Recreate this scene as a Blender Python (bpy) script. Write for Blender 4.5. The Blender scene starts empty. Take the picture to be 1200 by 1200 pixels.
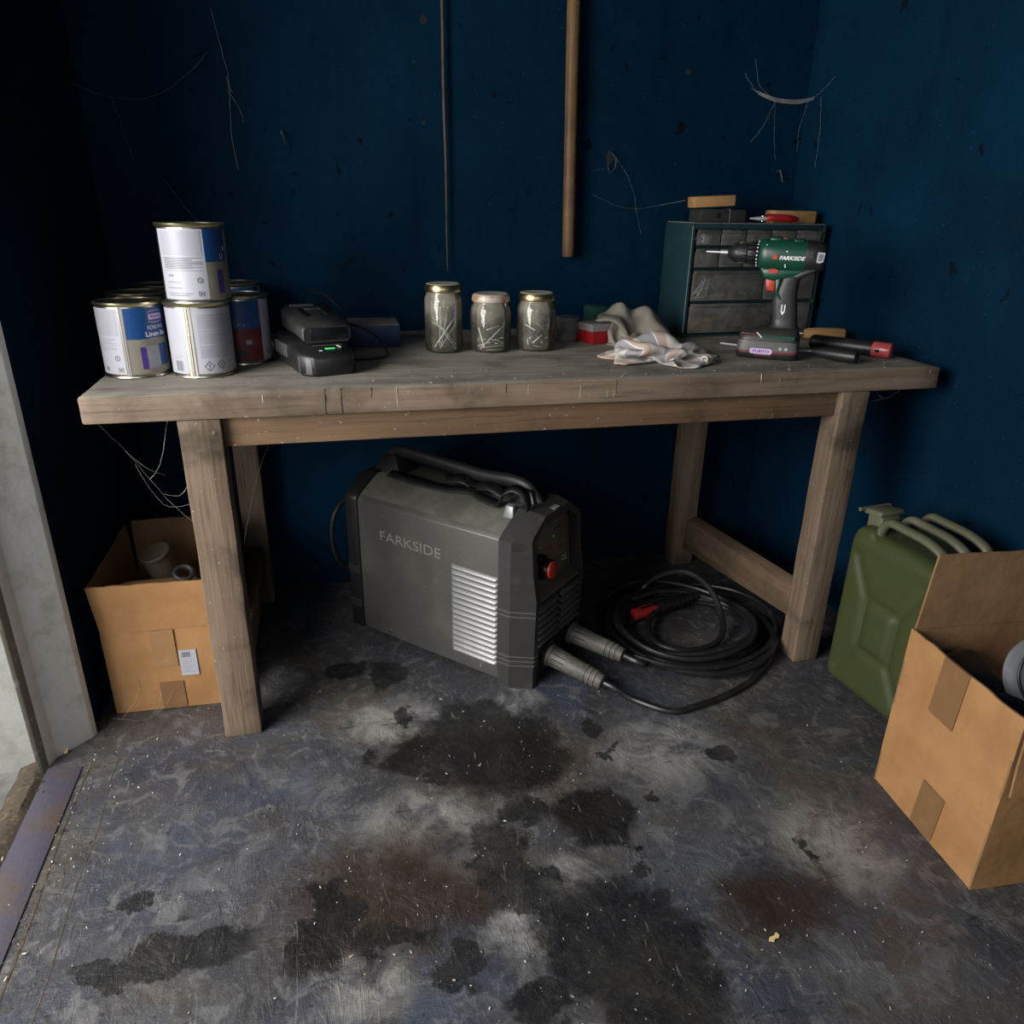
import bpy, bmesh, math, random
import numpy as np
from mathutils import Vector, Matrix, noise

random.seed(7)
C = bpy.context.scene.collection
scene = bpy.context.scene
R = math.radians
PI = math.pi

# ------------------------------------------------------------------ camera, sky, light, exposure
F_PX = 880.006
YAW, PITCH, ROLL = -0.243657, 0.389397, 0.0188359
CAM = Vector((-0.273852, -1.409123, 1.072204))
_f = Vector((-math.sin(YAW) * math.cos(PITCH), math.cos(YAW) * math.cos(PITCH), -math.sin(PITCH)))
_r = Vector((math.cos(YAW), math.sin(YAW), 0))
_u = _r.cross(_f)
_r2 = _r * math.cos(ROLL) + _u * math.sin(ROLL)
_u2 = -_r * math.sin(ROLL) + _u * math.cos(ROLL)
cam = bpy.data.cameras.new('camera')
cam.sensor_width = 36
cam.lens = F_PX / 1200 * 36
cam.clip_start = 0.02
cam_o = bpy.data.objects.new('camera', cam)
m = Matrix((_r2, _u2, -_f)).transposed().to_4x4()
m.translation = CAM
cam_o.matrix_world = m
C.objects.link(cam_o)
scene.camera = cam_o

world = bpy.data.worlds.new('overcast_sky')
scene.world = world
world.use_nodes = True
bg = world.node_tree.nodes['Background']
bg.inputs[0].default_value = (0.62, 0.78, 1.0, 1)
bg.inputs[1].default_value = 0.16


def area(name, loc, target, sx, sy, power, col):
    l = bpy.data.lights.new(name, 'AREA')
    l.shape = 'RECTANGLE'
    l.size, l.size_y, l.energy, l.color = sx, sy, power, col
    o = bpy.data.objects.new(name, l)
    o.location = loc
    o.rotation_euler = (Vector(target) - Vector(loc)).to_track_quat('-Z', 'Z').to_euler()
    C.objects.link(o)
    return o


area('daylight_through_doorway', (-1.85, -0.95, 1.25), (0.2, -0.05, 0.15), 1.3, 1.5, 88, (1.0, 0.98, 0.95))
area('fill_from_behind_camera', (-0.9, -3.1, 1.35), (-0.1, 0.2, 0.1), 1.6, 1.0, 10, (0.90, 0.95, 1.0))  # soft fill added behind the camera to lift the camera-facing sides

scene.view_settings.view_transform = 'Standard'
scene.view_settings.look = 'None'
scene.view_settings.gamma = 1
scene.view_settings.exposure = 0.0
scene.view_settings.use_curve_mapping = False


# ------------------------------------------------------------------ node helpers and materials
class NT:
    def __init__(s, name):
        s.m = bpy.data.materials.new(name)
        s.m.use_nodes = True
        s.t = s.m.node_tree
        s.p = s.t.nodes['Principled BSDF']
        s.out = s.t.nodes['Material Output']
        s.tc = s.n('ShaderNodeTexCoord')

    def n(s, typ, **kw):
        nd = s.t.nodes.new(typ)
        for k, v in kw.items():
            setattr(nd, k, v)
        return nd

    def link(s, a, b):
        s.t.links.new(a, b)

    def set(s, sock, v):
        if hasattr(v, 'is_output'):
            s.link(v, sock)
        else:
            sock.default_value = v

    def math(s, op, a, b=0.0, c=None):
        nd = s.n('ShaderNodeMath', operation=op)
        s.set(nd.inputs[0], a)
        s.set(nd.inputs[1], b)
        if c is not None:
            s.set(nd.inputs[2], c)
        return nd.outputs[0]

    def mapping(s, scale=(1, 1, 1), loc=(0, 0, 0), rot=(0, 0, 0), coord='Object'):
        nd = s.n('ShaderNodeMapping')
        s.link(s.tc.outputs[coord], nd.inputs[0])
        nd.inputs['Location'].default_value = loc
        nd.inputs['Rotation'].default_value = rot
        nd.inputs['Scale'].default_value = scale
        return nd.outputs[0]

    def noise(s, vec, scale, detail=4, rough=0.55, dist=0.0):
        nd = s.n('ShaderNodeTexNoise')
        s.link(vec, nd.inputs['Vector'])
        nd.inputs['Scale'].default_value = scale
        nd.inputs['Detail'].default_value = detail
        nd.inputs['Roughness'].default_value = rough
        nd.inputs['Distortion'].default_value = dist
        return nd.outputs['Fac']

    def ramp(s, fac, lo, hi):
        nd = s.n('ShaderNodeMapRange', interpolation_type='SMOOTHSTEP')
        s.link(fac, nd.inputs[0])
        nd.inputs[1].default_value = lo
        nd.inputs[2].default_value = hi
        return nd.outputs[0]

    def mix(s, fac, a, b):
        nd = s.n('ShaderNodeMix', data_type='RGBA')
        s.set(nd.inputs[0], fac)
        s.set(nd.inputs[6], a if hasattr(a, 'is_output') else (*a, 1))
        s.set(nd.inputs[7], b if hasattr(b, 'is_output') else (*b, 1))
        return nd.outputs[2]

    def bump(s, h, strength=0.3, dist=0.01, prev=None):
        nd = s.n('ShaderNodeBump')
        nd.inputs['Strength'].default_value = strength
        nd.inputs['Distance'].default_value = dist
        s.link(h, nd.inputs['Height'])
        if prev is not None:
            s.link(prev, nd.inputs['Normal'])
        return nd.outputs[0]

    def fin(s, col=None, rough=0.6, metal=0.0, nrm=None, spec=None):
        if col is not None:
            s.set(s.p.inputs['Base Color'], col if hasattr(col, 'is_output') else (*col, 1))
        s.set(s.p.inputs['Roughness'], rough)
        s.set(s.p.inputs['Metallic'], metal)
        if spec is not None:
            s.p.inputs['Specular IOR Level'].default_value = spec
        if nrm is not None:
            s.link(nrm, s.p.inputs['Normal'])
        return s.m


def plain(name, col, rough=0.5, metal=0.0, dust=None, dsc=22, dlo=0.5, dhi=0.75, bump=0.0, bsc=180, spec=None):
    """A simple surface with a little procedural wear: dust = colour that patchily covers the base."""
    t = NT(name)
    v = t.mapping()
    n1 = t.noise(v, dsc, 6, 0.65)
    c = t.mix(t.ramp(n1, dlo, dhi), col, dust if dust else tuple(min(1, x * 1.25 + 0.004) for x in col))
    nr = None
    if bump:
        nr = t.bump(t.noise(v, bsc, 3, 0.6), bump, 0.002)
    return t.fin(c, rough, metal, nr, spec)


def wood(name, axis, a, b, dark, stain=0.5, rough=0.75, chalk=0.0):
    t = NT(name)
    sc = [26, 26, 26]
    sc[axis] = 1.6
    v = t.mapping(scale=tuple(sc))
    g = t.noise(v, 1.0, 6, 0.62, 0.6)
    sc2 = [110, 110, 110]
    sc2[axis] = 5
    g2 = t.noise(t.mapping(scale=tuple(sc2)), 1.0, 3, 0.6)
    big = t.noise(t.mapping(), 7, 5, 0.6, 0.3)
    c = t.mix(t.ramp(g, 0.3, 0.7), a, b)
    c = t.mix(t.math('MULTIPLY', t.ramp(g2, 0.5, 0.72), 0.55), c, dark)
    c = t.mix(t.math('MULTIPLY', t.ramp(big, 0.46, 0.72), stain), c, dark)
    sp = t.noise(t.mapping(), 140, 2, 0.5)
    c = t.mix(t.math('MULTIPLY', t.ramp(sp, 0.71, 0.76), 0.55), c, (0.55, 0.5, 0.43))
    if chalk:
        ck = t.noise(t.mapping(scale=(1, 2.2, 1), loc=(.3, 0, 0)), 6.5, 6, 0.65, .5)
        c = t.mix(t.math('MULTIPLY', t.ramp(ck, 0.56, 0.72), chalk), c, (0.5, 0.48, 0.44))
    h = t.math('ADD', g, t.math('MULTIPLY', g2, 0.7))
    return t.fin(c, rough, 0, t.bump(h, 0.45, 0.004), 0.3)


def clear_plastic(name, tint, haze, hazecol, rough=0.25, thin_haze_below=None):
    """Clear but dusty: part see-through, part dusty surface, with a glossy skin."""
    t = NT(name)
    tr = t.n('ShaderNodeBsdfTransparent')
    tr.inputs[0].default_value = (*tint, 1)
    df = t.n('ShaderNodeBsdfDiffuse')
    df.inputs[0].default_value = (*hazecol, 1)
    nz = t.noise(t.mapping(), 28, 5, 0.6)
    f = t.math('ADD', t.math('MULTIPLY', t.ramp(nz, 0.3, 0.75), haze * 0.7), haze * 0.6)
    if thin_haze_below:                     # heavier upper haze paints in the pale reflections inside a jar
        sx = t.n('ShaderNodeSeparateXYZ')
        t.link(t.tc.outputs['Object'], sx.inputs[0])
        f = t.math('MULTIPLY', f, t.math('ADD', t.math('MULTIPLY', t.ramp(sx.outputs[2], thin_haze_below * .55, thin_haze_below), 0.75), 0.38))
    m1 = t.n('ShaderNodeMixShader')
    t.link(f, m1.inputs[0])
    t.link(tr.outputs[0], m1.inputs[1])
    t.link(df.outputs[0], m1.inputs[2])
    gl = t.n('ShaderNodeBsdfGlossy')
    gl.inputs['Roughness'].default_value = rough
    fr = t.n('ShaderNodeFresnel')
    fr.inputs[0].default_value = 1.45
    m2 = t.n('ShaderNodeMixShader')
    t.link(fr.outputs[0], m2.inputs[0])
    t.link(m1.outputs[0], m2.inputs[1])
    t.link(gl.outputs[0], m2.inputs[2])
    t.link(m2.outputs[0], t.out.inputs[0])
    return t.m


def wall_mat(name):
    t = NT(name)
    v = t.mapping()
    n1 = t.noise(v, 2.2, 6, 0.6, 0.4)
    n2 = t.noise(t.mapping(scale=(9, 9, 1.6)), 1.2, 5, 0.6)
    c = t.mix(t.ramp(n1, 0.3, 0.72), (0.0005, 0.0130, 0.032), (0.0007, 0.021, 0.049))
    c = t.mix(t.math('MULTIPLY', t.ramp(n2, 0.5, 0.8), 0.5), c, (0.001, 0.009, 0.019))
    sp = t.noise(t.mapping(scale=(30, 30, 20)), 1.0, 2, 0.5, 0.6)
    c = t.mix(t.math('MULTIPLY', t.ramp(sp, 0.705, 0.74), 0.85), c, (0.002, 0.004, 0.007))
    ds = t.noise(t.mapping(scale=(240, 240, 240)), 1.0, 1, 0.5)
    c = t.mix(t.math('MULTIPLY', t.ramp(ds, 0.76, 0.8), 0.3), c, (0.2, 0.22, 0.24))
    b = t.bump(t.noise(v, 60, 5, 0.6), 0.22, 0.006)
    b = t.bump(n1, 0.25, 0.03, b)
    return t.fin(c, 0.75, 0, b, 0.07)


# oil and grease marks on the concrete: centre x, y, half-sizes (metres)
DARK = [(-0.288, 0.215, .053, .045), (-0.187, 0.167, .046, .06), (-0.162, 0.008, .025, .04), (-0.151, -0.140, .075, .06),
        (0.035, -0.168, .13, .135), (-0.02, -0.06, .10, .08), (0.160, -0.380, .082, .072), (0.03, -0.34, .05, .05), (-0.046, -0.446, .055, .093),
        (0.102, -0.625, .135, .115), (0.136, -0.713, .10, .096), (0.02, -0.53, .05, .055), (0.281, -0.352, .014, .014), (0.182, -0.507, .018, .017),
        (0.219, -0.575, .015, .014), (0.240, -0.221, .018, .013), (0.471, -0.263, .026, .022), (-0.550, -0.507, .095, .034),
        (-0.651, -0.399, .025, .021), (0.513, -0.538, .012, .015), (0.231, -0.124, .025, .033), (-0.139, -0.623, .042, .035),
        (-0.252, -0.116, .016, .024), (-0.036, -0.713, .049, .037), (-0.656, -0.519, .07, .022), (-0.36, -0.545, .05, .06), (-0.12, -0.2, .02, .03), (-0.33, -0.49, .045, .06), (-0.25, -0.555, .06, .03), (-0.20, -0.15, .02, .02), (0.255, -0.23, .01, .01), (0.2, -0.46, .012, .012), (0.26,-0.2,.012,.01)]
BROWN = [(-0.264, -0.486, .15, .12), (-0.20, -0.45, .13, .11), (-0.14, -0.50, .08, .08), (-0.16, -0.13, .07, .05), (0.0, -0.2, .14, .11), (0.16, -0.37, .08, .06), (0.4, -0.62, .1, .07)]
PALE = [(-0.099, -0.405, .07, .06), (-0.035, -0.575, .035, .06), (-0.157, -0.320, .11, .07), (0.56, -0.54, .10, .10), (0.054, -0.506, .05, .035),
        (-0.285, -0.63, .06, .045), (-0.2, -0.02, .1, .07), (0.08, 0.0, .06, .04), (0.36,-0.24,.12,.1), (0.02, -0.29, .06, .04)]


PALE2 = [(0.33, -0.43, .16, .12), (-0.47, -0.36, .14, .10), (-0.42, -0.17, .12, .06), (-0.6, -0.25, .08, .10), (0.5, -0.75, .12, .10)]


def floor_mat():
    t = NT('oil_stained_concrete')
    v = t.mapping()
    big = t.noise(v, 2.6, 6, 0.62, 0.5)
    mid = t.noise(v, 11, 6, 0.65, 0.8)
    fine = t.noise(v, 70, 5, 0.7, 1.2)
    c = t.mix(t.ramp(big, 0.34, 0.66), (0.042, 0.046, 0.064), (0.088, 0.077, 0.065))
    c = t.mix(t.math('MULTIPLY', t.ramp(mid, 0.42, 0.68), 0.6), c, (0.026, 0.027, 0.032))
    c = t.mix(t.math('MULTIPLY', t.ramp(fine, 0.52, 0.74), 0.45), c, (0.15, 0.147, 0.145))
    bl = t.noise(t.mapping(loc=(3, 1, 0)), 4.5, 4, 0.6, 0.6)
    c = t.mix(t.math('MULTIPLY', t.ramp(bl, 0.5, 0.7), 0.5), c, (0.055, 0.07, 0.105))
    k1 = t.noise(t.mapping(loc=(1, 5, 0)), 30, 6, 0.68, 1.0)
    c = t.mix(t.math('MULTIPLY', t.ramp(k1, 0.54, 0.68), 0.4), c, (0.024, 0.025, 0.029))
    k2 = t.noise(t.mapping(loc=(8, 5, 0)), 17, 6, 0.65, 1.4)
    c = t.mix(t.math('MULTIPLY', t.ramp(k2, 0.50, 0.66), 0.65), c, (0.150, 0.147, 0.150))
    k3 = t.noise(t.mapping(loc=(2, 9, 0)), 6, 5, 0.6, 0.8)
    c = t.mix(t.math('MULTIPLY', t.ramp(k3, 0.52, 0.68), 0.5), c, (0.066, 0.05, 0.036))
    # warped coordinates shared by the stains
    nz = t.n('ShaderNodeTexNoise')
    t.link(v, nz.inputs['Vector'])
    nz.inputs['Scale'].default_value = 15
    nz.inputs['Detail'].default_value = 5
    nz.inputs['Roughness'].default_value = 0.6
    w = t.n('ShaderNodeVectorMath', operation='MULTIPLY_ADD')
    t.link(nz.outputs['Color'], w.inputs[0])
    w.inputs[1].default_value = (0.13, 0.13, 0)
    off = t.n('ShaderNodeVectorMath', operation='ADD')
    t.link(v, off.inputs[0])
    off.inputs[1].default_value = (-0.065, -0.065, 0)
    t.link(off.outputs[0], w.inputs[2])
    flat = t.n('ShaderNodeVectorMath', operation='MULTIPLY')
    t.link(w.outputs[0], flat.inputs[0])
    flat.inputs[1].default_value = (1, 1, 0)

    def blobs(lst, soft):
        acc = None
        for (x, y, a, b) in lst:
            s1 = t.n('ShaderNodeVectorMath', operation='SUBTRACT')
            t.link(flat.outputs[0], s1.inputs[0])
            s1.inputs[1].default_value = (x, y, 0)
            s2 = t.n('ShaderNodeVectorMath', operation='MULTIPLY')
            t.link(s1.outputs[0], s2.inputs[0])
            s2.inputs[1].default_value = (1 / a, 1 / b, 0)
            s3 = t.n('ShaderNodeVectorMath', operation='LENGTH')
            t.link(s2.outputs[0], s3.inputs[0])
            acc = s3.outputs['Value'] if acc is None else t.math('MINIMUM', acc, s3.outputs['Value'])
        return t.ramp(acc, 1.0 + soft, 1.0 - soft)

    pale = blobs(PALE, 0.6)
    c = t.mix(t.math('MULTIPLY', t.math('MULTIPLY', pale, t.ramp(mid, 0.34, 0.6)), 0.85), c, (0.29, 0.28, 0.265))
    pale2 = blobs(PALE2, 0.7)
    c = t.mix(t.math('MULTIPLY', t.math('MULTIPLY', pale2, t.ramp(mid, 0.42, 0.66)), 0.6), c, (0.15, 0.155, 0.165))
    brown = blobs(BROWN, 0.55)
    c = t.mix(t.math('MULTIPLY', brown, t.math('ADD', t.math('MULTIPLY', mid, 0.9), 0.3)), c, (0.024, 0.012, 0.0045))
    dark = blobs(DARK, 0.16)
    c = t.mix(t.math('MULTIPLY', dark, t.math('ADD', t.math('MULTIPLY', fine, -0.5), 1.08)), c, t.mix(t.ramp(mid, 0.4, 0.62), (0.0075, 0.008, 0.009), (0.021, 0.0205, 0.019)))
    m1_ = t.noise(t.mapping(scale=(60, 14, 1), rot=(0, 0, 0.9)), 1.0, 2, 0.5, 1.5)
    m2_ = t.noise(t.mapping(scale=(15, 66, 1), rot=(0, 0, 0.5)), 1.0, 2, 0.5, 1.5)
    c = t.mix(t.math('MULTIPLY', t.ramp(m1_, 0.68, 0.74), 0.35), c, (0.23, 0.225, 0.21))
    c = t.mix(t.math('MULTIPLY', t.ramp(m2_, 0.68, 0.73), 0.6), c, (0.012, 0.012, 0.013))
    sp = t.noise(v, 330, 1, 0.5)
    c = t.mix(t.math('MULTIPLY', t.ramp(sp, 0.76, 0.79), 0.6), c, (0.5, 0.48, 0.4))
    # short brushed scratches
    s1 = t.noise(t.mapping(scale=(75, 17, 1), rot=(0, 0, 0.75)), 1.0, 3, 0.5, 2.2)
    s2 = t.noise(t.mapping(scale=(19, 70, 1), rot=(0, 0, 0.35)), 1.0, 3, 0.5, 2.2)
    h = t.math('ADD', t.math('MULTIPLY', t.ramp(s1, .54, .66), 0.6), t.math('MULTIPLY', t.ramp(s2, .55, .68), 0.6))
    h = t.math('ADD', h, t.math('MULTIPLY', fine, 0.55))
    h = t.math('MULTIPLY', h, t.math('ADD', t.ramp(t.noise(t.mapping(loc=(7, 2, 0)), 6, 3, 0.5), .38, .68), 0.12))
    b = t.bump(h, 0.34, 0.004)
    b = t.bump(mid, 0.35, 0.02, b)
    rg = t.math('ADD', t.math('MULTIPLY', dark, -0.16), t.math('ADD', t.math('MULTIPLY', fine, 0.35), 0.36))
    return t.fin(c, rg, 0, b, 0.45)


def cardboard(name, a=(0.41, 0.215, 0.090), b=(0.33, 0.168, 0.067)):
    t = NT(name)
    v = t.mapping()
    n1 = t.noise(v, 9, 5, 0.6)
    c = t.mix(t.ramp(n1, 0.35, 0.7), a, b)
    st = t.noise(v, 34, 3, 0.6)
    c = t.mix(t.math('MULTIPLY', t.ramp(st, 0.66, 0.76), 0.35), c, (0.2, 0.1, 0.04))
    fl = t.noise(t.mapping(scale=(3, 3, 200)), 1.0, 2, 0.5)
    b_ = t.bump(fl, 0.08, 0.002)
    b_ = t.bump(n1, 0.3, 0.012, b_)
    return t.fin(c, 0.72, 0, b_, 0.25)


def striped_cloth(name):
    t = NT(name)
    uv = t.n('ShaderNodeUVMap')
    sp = t.n('ShaderNodeSeparateXYZ')
    t.link(uv.outputs[0], sp.inputs[0])
    wv = t.math('FRACT', t.math('MULTIPLY', sp.outputs[0], 4.0))
    a = t.math('GREATER_THAN', wv, 0.62)
    b = t.math('MULTIPLY', t.math('LESS_THAN', wv, 0.22), 1.0)
    c = t.mix(a, (0.66, 0.62, 0.56), (0.33, 0.31, 0.33))
    c = t.mix(b, c, (0.50, 0.38, 0.32))
    line = t.math('GREATER_THAN', t.math('FRACT', t.math('MULTIPLY', sp.outputs[0], 8.0)), 0.93)
    c = t.mix(line, c, (0.75, 0.72, 0.68))
    g = t.noise(t.mapping(), 14, 4, 0.6)
    c = t.mix(t.math('MULTIPLY', t.ramp(g, 0.5, 0.75), 0.4), c, (0.38, 0.3, 0.22))
    wv2 = t.noise(t.mapping(), 420, 2, 0.5)
    return t.fin(c, 0.9, 0, t.bump(wv2, 0.25, 0.001), 0.1)


M = {}
M['wall'] = wall_mat('dark_blue_paint')
M['floor'] = floor_mat()
M['ceil'] = plain('dusty_boards', (0.06, 0.055, 0.05), 0.9)
M['bench_x'] = wood('weathered_bench_wood', 0, (0.25, 0.185, 0.135), (0.165, 0.115, 0.078), (0.07, 0.05, 0.036), 0.7)
M['bench_a'] = wood('brown_apron_wood', 0, (0.21, 0.128, 0.072), (0.135, 0.08, 0.044), (0.06, 0.038, 0.024), 0.6)
M['bench_t'] = wood('dusty_worn_bench_top', 0, (0.33, 0.305, 0.255), (0.23, 0.205, 0.168), (0.10, 0.085, 0.07), 0.8, chalk=0.45)
M['bench_z'] = wood('weathered_leg_wood', 2, (0.215, 0.155, 0.108), (0.135, 0.094, 0.063), (0.05, 0.038, 0.027), 0.9)
M['bench_y'] = wood('weathered_rail_wood', 1, (0.165, 0.108, 0.068), (0.11, 0.070, 0.043), (0.05, 0.037, 0.028), 0.6)
M['paint_drip'] = plain('dried_paint', (0.46, 0.44, 0.38), 0.5)
M['dark_drip'] = plain('dark_spill', (0.035, 0.03, 0.028), 0.6)
M['pine'] = wood('orange_pine', 0, (0.42, 0.24, 0.10), (0.33, 0.18, 0.07), (0.16, 0.08, 0.03), 0.4)
M['pole'] = wood('varnished_pole_wood', 2, (0.20, 0.115, 0.05), (0.15, 0.08, 0.034), (0.05, 0.026, 0.012), 0.5, 0.5)
M['steel'] = plain('scuffed_tinplate', (0.55, 0.52, 0.45), 0.28, 1.0, (0.38, 0.34, 0.27))
M['tin_gold'] = plain('gold_tinplate', (0.68, 0.60, 0.36), 0.3, 1.0, (0.8, 0.75, 0.6))
M['white_lab'] = plain('white_label_paper', (0.44, 0.44, 0.49), 0.4, 0, (0.39, 0.39, 0.44), 8)
M['print'] = plain('grey_print', (0.14, 0.14, 0.18), 0.5)
M['print_soft'] = plain('pale_print', (0.30, 0.29, 0.34), 0.5)
M['black_print'] = plain('black_print', (0.02, 0.02, 0.025), 0.5)
M['blue_lab'] = plain('blue_label_paper', (0.012, 0.062, 0.21), 0.35, 0, (0.009, 0.045, 0.16), 10)
M['tan_lab'] = plain('tan_label_paper', (0.23, 0.21, 0.17), 0.42)
M['purple'] = plain('purple_print', (0.06, 0.03, 0.22), 0.4)
M['lab_tint'] = plain('tinted_label_paper', (0.37, 0.365, 0.42), 0.42, 0, (0.34, 0.34, 0.39), 12)
M['grey_lab'] = plain('grey_swatch', (0.28, 0.275, 0.30), 0.42)
M['red_lab'] = plain('red_print', (0.14, 0.012, 0.018), 0.4)
M['white_ink'] = plain('white_ink', (0.8, 0.8, 0.8), 0.5)
M['pink_ink'] = plain('lilac_ink', (0.56, 0.42, 0.66), 0.5)
M['black_pl'] = plain('black_plastic', (0.013, 0.013, 0.014), 0.42, 0, (0.024, 0.023, 0.022), 18, 0.5, 0.8, 0.15)
M['black_gl'] = plain('glossy_black_plastic', (0.008, 0.008, 0.010), 0.2)
M['dkgrey_pl'] = plain('dark_grey_plastic', (0.026, 0.0255, 0.025), 0.45, 0, (0.042, 0.040, 0.037), 18)
M['grey_pl'] = plain('grey_plastic', (0.09, 0.088, 0.086), 0.45)
M['led'] = NT('green_led').m
M['rubber'] = plain('black_rubber', (0.012, 0.012, 0.013), 0.38, 0, (0.03, 0.028, 0.026), 30)
M['glass'] = clear_plastic('dusty_jar_glass', (0.94, 0.94, 0.91), 0.155, (0.88, 0.82, 0.66), 0.06, 0.10)  # dusty glass; its upper haze also stands for pale inner reflections
M['tubpl'] = clear_plastic('cloudy_tub_plastic', (0.8, 0.78, 0.78), 0.4, (0.26, 0.25, 0.26), 0.3)
M['drawpl'] = clear_plastic('dusty_drawer_plastic', (0.94, 0.94, 0.92), 0.105, (0.9, 0.86, 0.76), 0.2)
M['gold_lid'] = plain('brassy_lid', (0.62, 0.47, 0.24), 0.3, 1.0, (0.50, 0.42, 0.30), 40)
M['dust_top'] = plain('dusty_lid_top', (0.34, 0.31, 0.26), 0.8)
M['lid_brown'] = plain('dull_brown_tinplate', (0.11, 0.088, 0.062), 0.5, 0.2, (0.075, 0.06, 0.045), 30)
M['paper_lid'] = plain('worn_white_lid', (0.50, 0.44, 0.38), 0.45, 0.2, (0.42, 0.24, 0.12), 45, 0.5, 0.6)
M['nail'] = plain('bright_nail_steel', (0.85, 0.85, 0.88), 0.4, 0.45)
M['nail_dk'] = plain('dark_hardware_steel', (0.06, 0.063, 0.072), 0.42, 0.5)
M['redbox'] = plain('red_plastic', (0.30, 0.008, 0.012), 0.4, 0, (0.22, 0.012, 0.014))
M['lidgrey'] = plain('dusty_grey_lid', (0.20, 0.175, 0.175), 0.6)
M['green_box'] = plain('dark_green_card', (0.01, 0.055, 0.04), 0.6)
M['bluebox'] = plain('navy_card', (0.008, 0.022, 0.085), 0.5)
M['bluetop'] = plain('dusty_card_top', (0.23, 0.19, 0.185), 0.85, 0, (0.13, 0.12, 0.13), 20)
M['rag_grey'] = plain('grey_olive_cloth', (0.27, 0.245, 0.205), 0.92, 0, (0.20, 0.18, 0.15), 30, 0.4, 0.7, 0.3, 350, 0.1)
M['rag_str'] = striped_cloth('striped_cotton')
M['teal'] = plain('teal_grey_plastic', (0.010, 0.034, 0.041), 0.42, 0, (0.022, 0.045, 0.052), 14, 0.45, 0.8)
M['edge_highlight'] = plain('pale_edge_highlight', (0.16, 0.19, 0.19), 0.5)  # pale colour for the highlight painted along the cabinet edge
M['teal_dk'] = plain('dark_teal_plastic', (0.008, 0.028, 0.034), 0.45)
M['drill_green'] = plain('dark_green_plastic', (0.004, 0.055, 0.032), 0.35, 0, (0.004, 0.042, 0.026))
M['orange_red'] = plain('orange_red_plastic', (0.46, 0.035, 0.012), 0.4)
M['batt_red'] = plain('battery_red_plastic', (0.14, 0.015, 0.018), 0.45)
M['welder'] = plain('grey_powder_coat', (0.098, 0.094, 0.086), 0.42, 0.25, (0.14, 0.132, 0.115), 7, 0.45, 0.75, 0.1, 500)
M['welder_top'] = plain('dusty_grey_powder_coat', (0.115, 0.112, 0.095), 0.6, 0.1, (0.20, 0.19, 0.16), 11, 0.4, 0.75, 0.1, 500)
M['louvre'] = plain('bright_louvre_metal', (0.24, 0.24, 0.245), 0.4, 0.4)
M['emboss'] = plain('embossed_letter_paint', (0.30, 0.295, 0.28), 0.35, 0.3)
M['bezel'] = plain('bezel_grey_plastic', (0.034, 0.033, 0.032), 0.4, 0, (0.062, 0.06, 0.054), 12)
M['panel'] = plain('brown_grey_panel', (0.14, 0.112, 0.08), 0.5)
M['panel_txt'] = plain('faded_panel_print', (0.22, 0.19, 0.15), 0.5)
M['plug'] = plain('dusty_rubber_plug', (0.072, 0.067, 0.06), 0.55, 0, (0.135, 0.122, 0.105), 30, 0.4, 0.7)
M['red_dark'] = plain('dull_red_plastic', (0.30, 0.02, 0.018), 0.3)
M['red_gloss'] = plain('faded_red_plastic', (0.36, 0.055, 0.058), 0.28)
M['olive'] = plain('olive_green_paint', (0.056, 0.064, 0.022), 0.36, 0, (0.046, 0.066, 0.027), 6, 0.35, 0.75, 0.12, 60)
M['olive_d'] = plain('dusty_olive_paint', (0.10, 0.105, 0.06), 0.55, 0, (0.15, 0.14, 0.10), 16, 0.4, 0.75)
M['card'] = cardboard('brown_cardboard')
M['card_in'] = cardboard('inner_cardboard', (0.28, 0.165, 0.08), (0.23, 0.13, 0.062))
M['tape'] = plain('brown_packing_tape', (0.22, 0.12, 0.055), 0.28, 0, (0.27, 0.15, 0.07))
M['tape_lt'] = plain('clear_packing_tape', (0.34, 0.19, 0.085), 0.22)
M['ringgrey'] = plain('grey_moulded_plastic', (0.13, 0.135, 0.145), 0.36, 0, (0.19, 0.19, 0.19))
M['frame'] = plain('chipped_cream_paint', (0.80, 0.80, 0.75), 0.5, 0, (0.58, 0.56, 0.50), 12, 0.5, 0.72, 0.3, 60)
M['rust'] = plain('rusty_edge', (0.20, 0.18, 0.14), 0.7, 0, (0.34, 0.32, 0.27), 30)
M['plaster'] = plain('rough_white_plaster', (0.30, 0.30, 0.28), 0.9, 0, (0.22, 0.22, 0.20), 12, 0.4, 0.7, 0.8, 30)
M['outground'] = plain('outdoor_concrete', (0.16, 0.16, 0.15), 0.9, 0, (0.085, 0.085, 0.075), 9, 0.45, 0.7, 0.7, 50)
M['plate'] = plain('worn_threshold_metal', (0.088, 0.082, 0.115), 0.42, 0.2, (0.12, 0.085, 0.062), 7, 0.42, 0.7, 0.5, 60)
M['dirt'] = plain('dirt_and_rust', (0.065, 0.048, 0.033), 0.95, 0, (0.15, 0.115, 0.075), 60, 0.5, 0.7, 0.9, 90)
M['web'] = clear_plastic('dusty_cobweb', (1, 1, 1), 0.32, (0.42, 0.40, 0.38), 0.6)
M['chip'] = plain('pale_shavings', (0.55, 0.5, 0.36), 0.7, 0, (0.3, 0.27, 0.2), 60)
M['leafy'] = plain('dry_yellow_leaf', (0.72, 0.56, 0.26), 0.7)
M['wallspot'] = plain('knocked_out_plaster', (0.008, 0.012, 0.016), 0.9)
M['cane'] = plain('dry_cane', (0.085, 0.062, 0.036), 0.6, 0, (0.03, 0.022, 0.015), 30)
_l = M['led'].node_tree.nodes['Principled BSDF']
_l.inputs['Base Color'].default_value = (0.05, 0.5, 0.12, 1)
_l.inputs['Emission Color'].default_value = (0.1, 1.0, 0.25, 1)
_l.inputs['Emission Strength'].default_value = 0.55


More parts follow.
